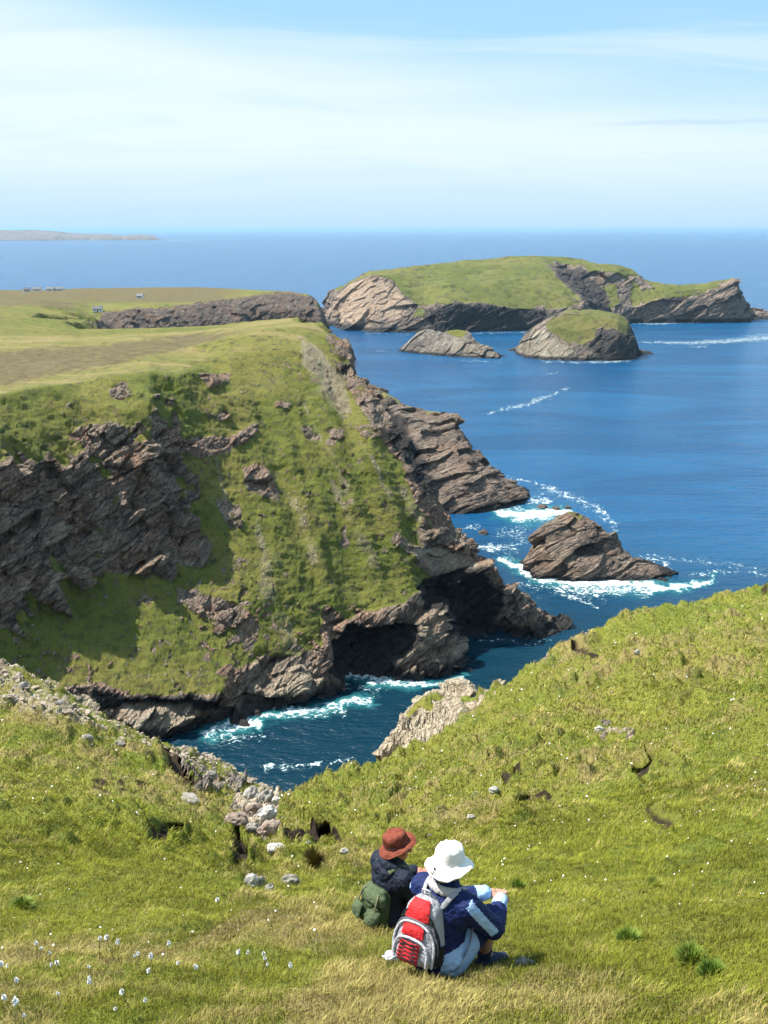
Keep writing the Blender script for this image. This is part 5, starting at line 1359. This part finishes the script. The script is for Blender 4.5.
tube('drawstring', [Vector(v) for v in ((.0, -.155, -.028), (.006, -.165, -.03), (.012, -.172, -.045), (.004, -.178, -.056), (-.006, -.176, -.05), (-.004, -.168, -.036))], .0028, CORD, hA)
bm = bmesh.new(); add_ell(bm, (0, -.152, -.022), (.007, .009, .007)); me = bpy.data.meshes.new('toggle'); bm.to_mesh(me); bm.free(); me.materials.append(CORD); o = bpy.data.objects.new('toggle', me); COL.objects.link(o); o.parent = hA

# ------------------------------------------------------------------ RUCKSACKS
class Pack:
    """outer surface: u -1..1 from one side over the back to the other, v 0..1 from foot to top"""
    def __init__(s, w, d, h, tw=.62, td=.5): s.w, s.d, s.hh, s.tw, s.td = w, d, h, tw, td
    def prof(s, v):
        k = min(1.0, (v / .10)) ** .45 if v < .10 else 1.0
        top = 1.0 if v < .80 else math.sqrt(max(0.0, 1 - ((v - .80) / .2) ** 2)) * .92 + .08 * (1 - (v - .8) / .2)
        w = s.w * (1 + (s.tw - 1) * max(0, v - .35) / .65) * (0.82 + .18 * k) * top
        d = s.d * (1 + (s.td - 1) * v ** 1.3) * (0.7 + .3 * k) * top
        return w, d
    def S(s, u, v, off=0.0):
        w, d = s.prof(v); a = u * math.pi / 2
        sx = math.copysign(abs(math.sin(a)) ** .75, a); cy_ = max(0.0, math.cos(a)) ** .62
        return Vector((sx * (w + off), -(cy_ * (d + off)), v * s.hh + (off if v > .9 else 0)))
    def shell(s, name, mat, parent, nu=40, nv=40, bulge=0.004):
        bm = bmesh.new(); rows = []
        for j in range(nv + 1):
            v = j / nv; row = [bm.verts.new(s.S(-1 + 2 * i / nu, v) + Vector((0, -bulge * math.sin(v * 22 + 3 * math.sin(i * .4)), 0))) for i in range(nu + 1)]
            w, d = s.prof(v); row += [bm.verts.new((w * (1 - 2 * i / 8), .012, v * s.hh)) for i in range(0, 9)]
            rows.append(row)
        n = len(rows[0])
        for j in range(nv):
            for i in range(n): bm.faces.new((rows[j][i], rows[j][(i + 1) % n], rows[j + 1][(i + 1) % n], rows[j + 1][i]))
        bm.faces.new(rows[0][::-1]); bm.faces.new(rows[-1]); bmesh.ops.recalc_face_normals(bm, faces=bm.faces)
        me = bpy.data.meshes.new(name); bm.to_mesh(me); bm.free(); me.materials.append(mat)
        for f in me.polygons: f.use_smooth = True
        o = bpy.data.objects.new(name, me); COL.objects.link(o); o.parent = parent; return o
    def patch(s, name, u0f, u1f, v0, v1, off, mat, parent, nv=30, nu=14, puff=0.008):
        bm = bmesh.new(); rows = []
        for j in range(nv + 1):
            t = j / nv; v = v0 + (v1 - v0) * t; u0, u1 = u0f(v), u1f(v)
            rows.append([bm.verts.new(s.S(u0 + (u1 - u0) * i / nu, v, off + puff * math.sin(math.pi * i / nu) * math.sin(math.pi * min(1, max(0, t))) + .003 * math.sin(i * 2.1 + j * 1.3))) for i in range(nu + 1)])
        for j in range(nv):
            for i in range(nu): bm.faces.new((rows[j][i], rows[j][i + 1], rows[j + 1][i + 1], rows[j + 1][i]))
        bmesh.ops.recalc_face_normals(bm, faces=bm.faces)
        me = bpy.data.meshes.new(name); bm.to_mesh(me); bm.free(); me.materials.append(mat)
        for f in me.polygons: f.use_smooth = True
        o = bpy.data.objects.new(name, me); COL.objects.link(o); o.parent = parent; m_ = o.modifiers.new('t', 'SOLIDIFY'); m_.thickness = .006; m_.offset = 0; return o
    def strip(s, name, uv, off, r, mat, parent): return tube(name, [s.S(u, v, off) for u, v in uv], r, mat, parent)
RED = cloth('red_nylon', (0.62, 0.025, 0.03), rough=.45); GREY = cloth('silver_grey_nylon', (0.36, 0.36, 0.39), rough=.5); DGREY = cloth('dark_grey_trim', (0.13, 0.13, 0.15)); BLK = cloth('black_webbing', (0.02, 0.02, 0.022)); PGREY = cloth('pale_grey_trim', (0.5, 0.5, 0.54), rough=.5)
def RM_(root): return Matrix.Translation(root.location) @ Euler((0, 0, root.rotation_euler[2])).to_matrix().to_4x4() @ Matrix.Scale(root.scale[0], 4)
def on_back(root, loc, rx, rz=0, ry=0):
    e = empty('rucksack'); e.matrix_world = RM_(root) @ Matrix.Translation(loc) @ Euler((rx, ry, rz)).to_matrix().to_4x4(); return e
pa = on_back(ra, V3(-.01, -.165, .19), -.30, .05, -.06); tag(pa, 'red and silver grey rucksack with black lacing on the back of the person in navy', 'rucksack')
K = Pack(.15, .145, .40)
K.shell('pack_body', GREY, pa)
K.patch('front_panel', lambda v: -.26 + .10 * v, lambda v: .20 - .02 * v, .04, .34, .012, RED, pa); K.patch('front_panel', lambda v: -.28, lambda v: .26, .42, .60, .010, RED, pa); K.patch('top_panel', lambda v: -.36, lambda v: .40, .66, .93, .008, RED, pa)
def arc(c, w_, v0, v1, n=18): return [(c + w_ * math.cos(math.pi * (1 - t)), v0 + (v1 - v0) * math.sin(math.pi * t) ** .6) for t in np.linspace(0.0, 1, n)]
for k_, (w_, top_, mt_) in enumerate(((.46, .40, PGREY), (.66, .63, PGREY), (.80, .66, DGREY))): K.strip('piping', arc(0, w_, .05, top_), .014, .0085 if k_ < 2 else .006, mt_, pa)
K.strip('zip', arc(0, .72, .30, .80), .010, .005, BLK, pa); K.strip('zip', arc(0, .90, .10, .72), .006, .006, BLK, pa)
for k_ in range(5): K.strip('lacing', [(-.20, .07 + .055 * k_), (.17, .07 + .055 * (k_ + 1))], .026, .0032, BLK, pa); K.strip('lacing', [(.17, .07 + .055 * k_), (-.20, .07 + .055 * (k_ + 1))], .026, .0032, BLK, pa)
for sx in (-1, 1): K.patch('side_pocket', lambda v, sx=sx: sx * .74, lambda v, sx=sx: sx * 1.0, .03, .34, .010, BLK if sx > 0 else DGREY, pa)
tube('grab_handle', [V3(-.03, -.02, .40), V3(-.025, -.03, .425), V3(0, -.035, .43), V3(.025, -.03, .425), V3(.03, -.02, .40)], .007, PGREY, pa)
def strap(root, pack, shd, mat, side, w=.022):
    M = pack.matrix_world.inverted() @ RM_(root)
    a = shd[side]; loc = [V3(a.x * .35, a.y - .12, a.z + .0), V3(a.x * .5, a.y - .095, a.z + .050), V3(a.x * .62, a.y - .02, a.z + .092), V3(a.x * .66, a.y + .06, a.z + .065), V3(a.x * .72, a.y + .105, a.z - .03), V3(a.x * .85, a.y + .09, a.z - .16), V3(a.x * 1.12, a.y + .0, a.z - .27), V3(a.x * 1.05, a.y - .13, a.z - .36)]
    bm = bmesh.new(); prev = None
    for k, c in enumerate(loc):
        t = (loc[min(k + 1, len(loc) - 1)] - loc[max(k - 1, 0)]).normalized(); n = (c - V3(0, .08, .42)).normalized(); c = c + n * .016; x = t.cross(n).normalized() * w
        q = [M @ (c + x + n * .006), M @ (c - x + n * .006), M @ (c - x - n * .006), M @ (c + x - n * .006)]; ring = [bm.verts.new(v) for v in q]
        if prev:
            for j in range(4): bm.faces.new((prev[j], prev[(j + 1) % 4], ring[(j + 1) % 4], ring[j]))
        else: bm.faces.new(ring[::-1])
        prev = ring
    bm.faces.new(prev); bmesh.ops.recalc_face_normals(bm, faces=bm.faces)
    me = bpy.data.meshes.new('shoulder_strap'); bm.to_mesh(me); bm.free(); me.materials.append(mat)
    o = bpy.data.objects.new('shoulder_strap', me); COL.objects.link(o); o.parent = pack
    m_ = o.modifiers.new('b', 'SUBSURF'); m_.levels = 2; m_.render_levels = 2
for sd_ in (1, -1): strap(ra, pa, shA, GREY, sd_, .018)
GRN = cloth('olive_canvas', (0.055, 0.08, 0.035), rough=.8, wr=.9); GRN2 = cloth('pale_olive_canvas', (0.10, 0.135, 0.07), rough=.8, wr=.9); BUC = cloth('tan_strap', (0.22, 0.20, 0.12))
pb_ = on_back(rb, V3(.05, -.14, .16), -.25, .1); tag(pb_, 'soft olive green canvas rucksack hanging behind the person in the brown hat', 'rucksack')
K2 = Pack(.14, .12, .29, .8, .6); K2.shell('pack_body', GRN, pb_, bulge=.008)
K2.patch('flap', lambda v: -.8, lambda v: .8, .62, .97, .014, GRN2, pb_, puff=.012); K2.patch('front_pocket', lambda v: -.62, lambda v: -.06, .08, .50, .030, GRN2, pb_, puff=.02); K2.patch('front_pocket', lambda v: .06, lambda v: .62, .08, .50, .030, GRN2, pb_, puff=.02)
for u in (-.34, .34): K2.strip('buckle_strap', [(u, .9), (u, .8), (u, .7), (u, .6), (u, .5)], .032, .006, BUC, pb_)
for sd_ in (1, -1): strap(rb, pb_, shB, GRN2, sd_, .018)

# white carrier bag tucked beside the red rucksack
mb_, b = newmat('white_plastic'); p = b.obj(); n = b.noise(p, 30, 4, .6); b.out(b.bsdf(b.mix(b.ramp(n, .55, .62), (.75, .77, .8), (.35, .5, .75)), 0.35, .5, b.bump(n, .8, .02)))
bm = bmesh.new(); bmesh.ops.create_icosphere(bm, subdivisions=4, radius=1)
Vv = np.array([v.co[:] for v in bm.verts]); f_, _ = facets(Vv, .7, tilt=.9, seed=40); Vv = Vv * (1 + .45 * f_)[:, None] * np.array([.042, .032, .030])
for v, c_ in zip(bm.verts, Vv): v.co = c_
me = bpy.data.meshes.new('plastic_bag'); bm.to_mesh(me); bm.free(); me.materials.append(mb_)
o = bpy.data.objects.new('plastic_bag', me); COL.objects.link(o); q = at(391, 940, Y=5.35); o.location = (q[0], q[1], ground(q[0], q[1]) + .06)
tag(o, 'crumpled white and blue plastic bag poking out at the foot of the red rucksack', 'bag')
print('people', time.time() - T0)

# ------------------------------------------------------------------ SEA
m, b = newmat('sea_water'); p = b.pos()
dd = b.node('ShaderNodeVectorMath', operation='LENGTH', inp={0: p}).outputs['Value']
f_far = b.ramp(dd, 200, 1600)
n1 = b.noise(b.mapping(p, (1, 1.6, 1)), 0.9, 4, 0.6); n2 = b.noise(b.mapping(p, (1, 1.8, 1), (0, 0, 12)), 0.16, 4, 0.6); n3 = b.noise(b.mapping(p, (1, 2.6, 1)), 0.012, 3, 0.6)
hh = b.math('ADD', b.math('MULTIPLY', n1, 0.45), b.math('ADD', b.math('MULTIPLY', n2, 1.6), b.math('MULTIPLY', b.noise(b.mapping(p, (1, 2.2, 1), (0, 0, -8)), 0.05, 4, 0.65), 3.0)))
nrm = b.bump(hh, 0.75, 1.0)
patch = b.noise(b.mapping(p, (1, 2.8, 1)), 0.006, 5, 0.6, 1.0)
colr = b.mix(b.ramp(patch, 0.4, 0.65), (0.004, 0.058, 0.15), (0.008, 0.085, 0.20))
colr = b.mix(b.ramp(dd, 240, 420), (0.003, 0.026, 0.045), colr)
b.out(b.bsdf(colr, 0.22, 0.35, nrm, IOR=1.33))
MAT_SEA = m
aS = cols([(-3, -0.6, 0.3), (-0.6, 0.6, 0.02), (0.6, 3, 0.3)])
bS = np.concatenate([np.linspace(-100, 400, 40), np.geomspace(420, 90000, 90)])
P = np.array([[(a * (Y + 300)), Y, 0.0] for a in aS for Y in bS])
sea = grid_mesh('sea', P, len(aS), len(bS), MAT_SEA); tag(sea, kind='structure')

# surf and foam lying on the water
mf, b = newmat('sea_foam'); p = b.pos()
fo = b.attr('foam'); tq = b.attr('teal')
n = b.noise(b.mapping(p, (1, 1, 1)), 0.45, 6, 0.68, 1.6); n2 = b.voro(b.node('ShaderNodeVectorMath', operation='ADD', inp={0: p, 1: b.noise(p, 0.5, 3, out=1)}).outputs[0], 0.55, 'DISTANCE_TO_EDGE')
nf_ = b.noise(p, 1.6, 4, 0.65)
lace = b.math('ADD', b.math('ADD', b.math('MULTIPLY', b.math('SUBTRACT', n, 0.5), 3.0), b.math('MULTIPLY', b.math('SUBTRACT', nf_, 0.5), 1.2)), b.ramp(n2, 0.0, 0.16, 0.30, 0.0))
v = b.math('ADD', b.math('MULTIPLY', fo, 0.90), b.math('SUBTRACT', b.math('MULTIPLY', lace, 0.95), 0.46))
al = b.ramp(v, 0.04, 0.72)
tealmask = b.math('MULTIPLY', b.ramp(b.math('ADD', tq, b.math('MULTIPLY', b.math('SUBTRACT', n, 0.5), 0.8)), 0.1, 0.9), 0.6)
col = b.mix(al, (0.03, 0.26, 0.28), (0.82, 0.86, 0.88))
alpha = b.math('MAXIMUM', b.math('MULTIPLY', al, 0.96), tealmask)
pb = b.bsdf(col, 0.6, 0.2, b.bump(lace, 0.6, 0.5))
tr = b.node('ShaderNodeBsdfTransparent').outputs[0]
mx = b.node('ShaderNodeMixShader', inp={0: alpha}); b.l.new(tr, mx.inputs[1]); b.l.new(pb, mx.inputs[2]); b.out(mx.outputs[0])
STROKES = [  # (points x, y, half width), strength
 ([(205, 735, 6), (235, 722, 8), (258, 722, 5), (262, 728, 3)], 1.0), ([(215, 740, 8), (245, 738, 6), (262, 735, 3)], .62), ([(262, 716, 4), (300, 711, 5), (325, 709, 5), (350, 702, 4), (372, 700, 4)], 1.0),
 ([(335, 672, 4), (365, 674, 6), (385, 680, 6), (402, 684, 5), (440, 684, 2.5), (466, 676, 2)], 1.0), ([(345, 686, 5), (380, 690, 5)], .5), ([(262, 768, 2.5), (290, 768, 3.5), (325, 764, 3), (350, 758, 2)], .8), ([(270, 700, 2), (300, 716, 4), (345, 712, 3)], .6),
 ([(505, 478, 1.2), (540, 484, 1.5), (560, 492, 2.0), (590, 505, 2), (608, 515, 2.5), (614, 528, 2.5)], .85),
 ([(498, 512, 5), (520, 516, 7), (548, 514, 6), (565, 512, 4)], 1.1), ([(528, 500, 4), (548, 502, 4)], .9), ([(515, 510, 10), (545, 518, 8)], .7), ([(540, 492, 5), (575, 498, 6), (600, 510, 6), (612, 525, 6)], .5),
 ([(455, 530, 2), (480, 527, 3)], .7), ([(480, 548, 3), (500, 548, 4), (524, 543, 3)], .85), ([(500, 560, 3), (515, 565, 4), (530, 575, 5), (560, 581, 5), (600, 582, 8), (635, 584, 8), (662, 588, 5), (690, 586, 3), (715, 578, 2)], 1.15),
 ([(560, 588, 6), (600, 590, 8), (650, 590, 6)], .8), ([(635, 562, 2.5), (655, 560, 3), (672, 568, 3)], .8), ([(555, 592, 3), (575, 598, 3), (596, 606, 3)], .85), ([(520, 585, 5), (560, 590, 5), (600, 600, 5)], .5), ([(690, 575, 2), (720, 572, 2), (768, 574, 2)], .6), ([(640, 555, 2), (690, 560, 3), (760, 568, 3)], .5),
 ([(500, 535, 6), (525, 530, 6), (510, 555, 6)], .55), ([(515, 600, 3), (550, 598, 3)], .4), ([(480, 640, 1.5), (520, 641, 1.5), (553, 642, 1.5)], .7), ([(495, 505, 3), (515, 500, 4)], .9),
 ([(486, 414, 1.2), (508, 408, 1.8), (530, 404, 2.2), (536, 400, 2.8), (550, 396, 1.5), (568, 388, 1.2)], .95), ([(548, 374, 1.0), (558, 372, 1.2)], .8), ([(455, 350, .8), (480, 362, 1.0), (502, 362, .8)], .6),
 ([(640, 342, 1.0), (690, 343, 2.2), (730, 341, 3.0), (768, 338, 3.5)], 1.0), ([(690, 347, 1.2), (706, 346, 1.2)], .9), ([(740, 338, 2), (768, 334, 1.5)], .8), ([(745, 319, 1.5), (768, 315, 2)], .9),
 ([(610, 322, .8), (660, 324, 1.2), (700, 321.5, 1.0), (742, 321.5, 1.0)], .95), ([(540, 361, .8), (580, 362.5, 1.2), (625, 361, 2.0), (637, 357, 1)], .95), ([(430, 356, .6), (460, 360.5, 1.0), (500, 362, .8)], .7),
 ([(365, 333, .6), (410, 335, .9), (450, 334, .8), (530, 332, .9)], .75), ([(372, 351, .8), (390, 351, 1.0)], .6), ([(628, 330, 1.0), (636, 329, 1)], .7), ([(640, 359, .8), (668, 359, .8)], .5), ([(158, 240.3, .5), (180, 240.2, .7), (206, 240.1, .5)], .8),
 ([(600, 236, .4), (660, 236, .5)], .4)]
def foam_patch(pys, pxs):
    PX, PY = np.meshgrid(pxs, pys, indexing='ij')
    x, y, w = ray(PX, PY); k = (0.06 * np.clip((PY - 240) / 60, 1, 99) ** 0 - HC) / w
    Z = np.where(PY < 400, 0.25, 0.07); k = (Z - HC) / w
    P = np.stack([x * k, y * k, Z], -1).reshape(-1, 3)
    px = PX.ravel().astype(float); py = PY.ravel().astype(float)
    sc = np.clip(F / P[:, 1], 0.3, 5)
    nx = fbm(P, 6, 4, off=3); ny = fbm(P, 6, 4, off=33)
    q = np.clip((py - 235) / 250, 0.02, 1.3)
    n3_ = fbm(P, 1.8, 3, off=63); qx = px + (nx * 13 + n3_ * 4) * q; qy = py + (ny * 5.5 + n3_ * 2.5) * q
    fm = np.zeros(len(px)); te = np.zeros(len(px))
    for ln, s_ in STROKES:
        ys = [l[1] for l in ln]
        if max(ys) + 40 < pys[0] or min(ys) - 40 > pys[-1]: continue
        d = line_d(qx, qy, ln)
        fm = np.maximum(fm, s_ * (0.72 if max(ys) < 440 else 1.0) * np.clip(0.35 + d * 0.9, 0, 1) * (d > -0.38))
        if s_ > 0.9 and min(ys) > 440:
            d2 = line_d(qx, qy, [(a, c, w * 2.6) for a, c, w in ln]); te = np.maximum(te, np.clip(d2, 0, 1))
    return P, fm, te
# surf where rock meets water close by
parts = []
for pys, pxs in ((np.arange(455, 800, 1.0), np.arange(185, 769, 1.25)), (np.arange(300, 455, 0.6), np.arange(340, 790, 1.25)), (np.arange(239, 242, 0.35), np.arange(150, 215, 1.0))):
    P, fm, te = foam_patch(pys, pxs)
    nc, nr = len(pxs), len(pys)
    c = np.arange(nc - 1)[:, None]; r = np.arange(nr - 1)[None, :]; i = c * nr + r
    q = np.stack([i, i + 1, i + nr + 1, i + nr], -1).reshape(-1, 4)
    q = q[((fm + te)[q] > 0.01).any(1)]
    parts.append((P, q, fm, te))
off = 0; Ps, qs, fs, ts = [], [], [], []
for P, q, fm, te in parts:
    Ps.append(P); qs.append(q + off); fs.append(fm); ts.append(te); off += len(P)
P = np.concatenate(Ps); q = np.concatenate(qs); fm = np.concatenate(fs); te = np.concatenate(ts)
used = np.unique(q); remap = np.zeros(len(P), np.int32); remap[used] = np.arange(len(used))
foam = raw_mesh('surf_foam', P[used], remap[q], mf, {'foam': fm[used], 'teal': te[used]})
tag(foam, kind='stuff')

# ------------------------------------------------------------------ sky, sun, haze, camera
SUN_EL, SUN_AZ = math.radians(56), math.radians(-76)      # azimuth from +Y, negative = to the left
sd = Vector((math.sin(SUN_AZ) * math.cos(SUN_EL), math.cos(SUN_AZ) * math.cos(SUN_EL), math.sin(SUN_EL)))
sl = bpy.data.lights.new('sun', 'SUN'); sl.energy = 5.0; sl.angle = math.radians(0.53); sl.color = (1.0, 0.955, 0.88)
so = bpy.data.objects.new('sun', sl); COL.objects.link(so); so.rotation_euler = (-sd).to_track_quat('-Z', 'Y').to_euler(); so.location = sd * 50 + Vector((0, 0, HC))
w = bpy.data.worlds.new('World'); scene.world = w; w.use_nodes = True; w.node_tree.nodes.clear(); b = NB(w.node_tree)
sky = b.node('ShaderNodeTexSky', sky_type='NISHITA', sun_disc=False, sun_elevation=SUN_EL, sun_rotation=SUN_AZ, altitude=0, air_density=1.0, dust_density=0.6, ozone_density=1.4)
g = b.node('ShaderNodeTexCoord').outputs['Generated']
s = b.sep(g)
zz = b.math('MAXIMUM', s[2], 0.0)
den = b.math('ADD', zz, 0.16)
cv = b.node('ShaderNodeCombineXYZ', inp={0: b.math('DIVIDE', s[0], den), 1: b.math('DIVIDE', s[1], den), 2: 0.0}).outputs[0]
base = b.mix(0.72, sky.outputs[0], (3.0, 5.6, 7.8))
n1 = b.noise(b.mapping(cv, (0.5, 0.9, 1), (0, 0, -20), (3.3, 1.2, 0)), 1.0, 4, 0.5, 0.5)
n2 = b.noise(b.mapping(cv, (0.5, 1.6, 1), (0, 0, -40), (1.7, 0.4, 0)), 1.5, 5, 0.55, 0.7)
edge_ = b.math('SUBTRACT', b.math('MULTIPLY_ADD', s[0], -0.14, 0.142), s[2])
veil = b.ramp(b.math('ADD', edge_, b.math('MULTIPLY', b.math('SUBTRACT', n1, 0.5), 0.11)), -0.05, 0.035)
wisps = b.math('MULTIPLY', b.ramp(n2, 0.38, 0.66), 0.55)
amt = b.math('MULTIPLY', b.math('MAXIMUM', b.math('MULTIPLY', veil, b.ramp(n2, 0.30, 0.6, 0.72, 1.0)), wisps), 0.80)
c_ = b.mix(b.ramp(s[2], 0.10, 0.0), base, (4.0, 5.6, 7.2))
c_ = b.mix(b.math('MULTIPLY', amt, b.ramp(s[2], -0.01, 0.085)), c_, (6.7, 7.35, 7.7))
# one thin grey-blue streak low on the right
stz = b.math('SUBTRACT', s[2], b.math('ADD', 0.0915, b.math('MULTIPLY', b.math('SUBTRACT', b.noise(b.mapping(g, (6, 6, 30)), 1.0, 3), 0.5), 0.006)))
stk = b.math('MULTIPLY', b.ramp(b.math('ABSOLUTE', stz), 0.0035, 0.0), b.math('MULTIPLY', b.ramp(s[0], 0.16, 0.24), 0.5))
c_ = b.mix(stk, c_, (3.9, 5.2, 6.6))
bg = b.node('ShaderNodeBackground', inp={0: c_, 1: 0.075}); o = b.node('ShaderNodeOutputWorld'); b.l.new(bg.outputs[0], o.inputs[0])

mh, b = newmat('sea_haze')
v = b.node('ShaderNodeVolumePrincipled', inp={'Color': (0.42, 0.70, 1.0, 1), 'Density': 2.9e-5, 'Anisotropy': 0.2})
b.out(None, v.outputs[0])
def boxmesh(name, lo, hi, mat):
    P = np.array([[x, y, z] for x in (lo[0], hi[0]) for y in (lo[1], hi[1]) for z in (lo[2], hi[2])])
    q = np.array([[0, 1, 3, 2], [4, 6, 7, 5], [0, 4, 5, 1], [2, 3, 7, 6], [0, 2, 6, 4], [1, 5, 7, 3]])
    return raw_mesh(name, P, q, mat, smooth=False)
if HAZE:
    hz = boxmesh('haze', (-280000, -700, -12 - 20), (280000, 95000, 160), mh); tag(hz, kind='stuff')

cam = bpy.data.cameras.new('camera'); co = bpy.data.objects.new('camera', cam); COL.objects.link(co); scene.camera = co
co.location = (0, 0, HC); co.rotation_euler = (math.pi / 2 - PITCH, 0, 0)
cam.sensor_fit = 'VERTICAL'; cam.sensor_height = 32.0; cam.lens = 32.0 * F / 1024.0; cam.clip_start = 0.1; cam.clip_end = 400000
scene.render.resolution_x, scene.render.resolution_y = 768, 1024
scene.view_settings.view_transform = 'Standard'; scene.view_settings.look = 'None'; scene.view_settings.gamma = 1; scene.view_settings.exposure = 0.93
scene.render.engine = 'CYCLES'
cy = scene.cycles
cy.max_bounces = 5; cy.diffuse_bounces = 2; cy.glossy_bounces = 2; cy.transparent_max_bounces = 8; cy.volume_bounces = 0; cy.transmission_bounces = 2
cy.use_denoising = True; cy.use_adaptive_sampling = True; cy.adaptive_threshold = 0.03
try: cy.denoiser = 'OPENIMAGEDENOISE'; cy.denoising_prefilter = 'ACCURATE'
except Exception: pass
print('script', time.time() - T0)
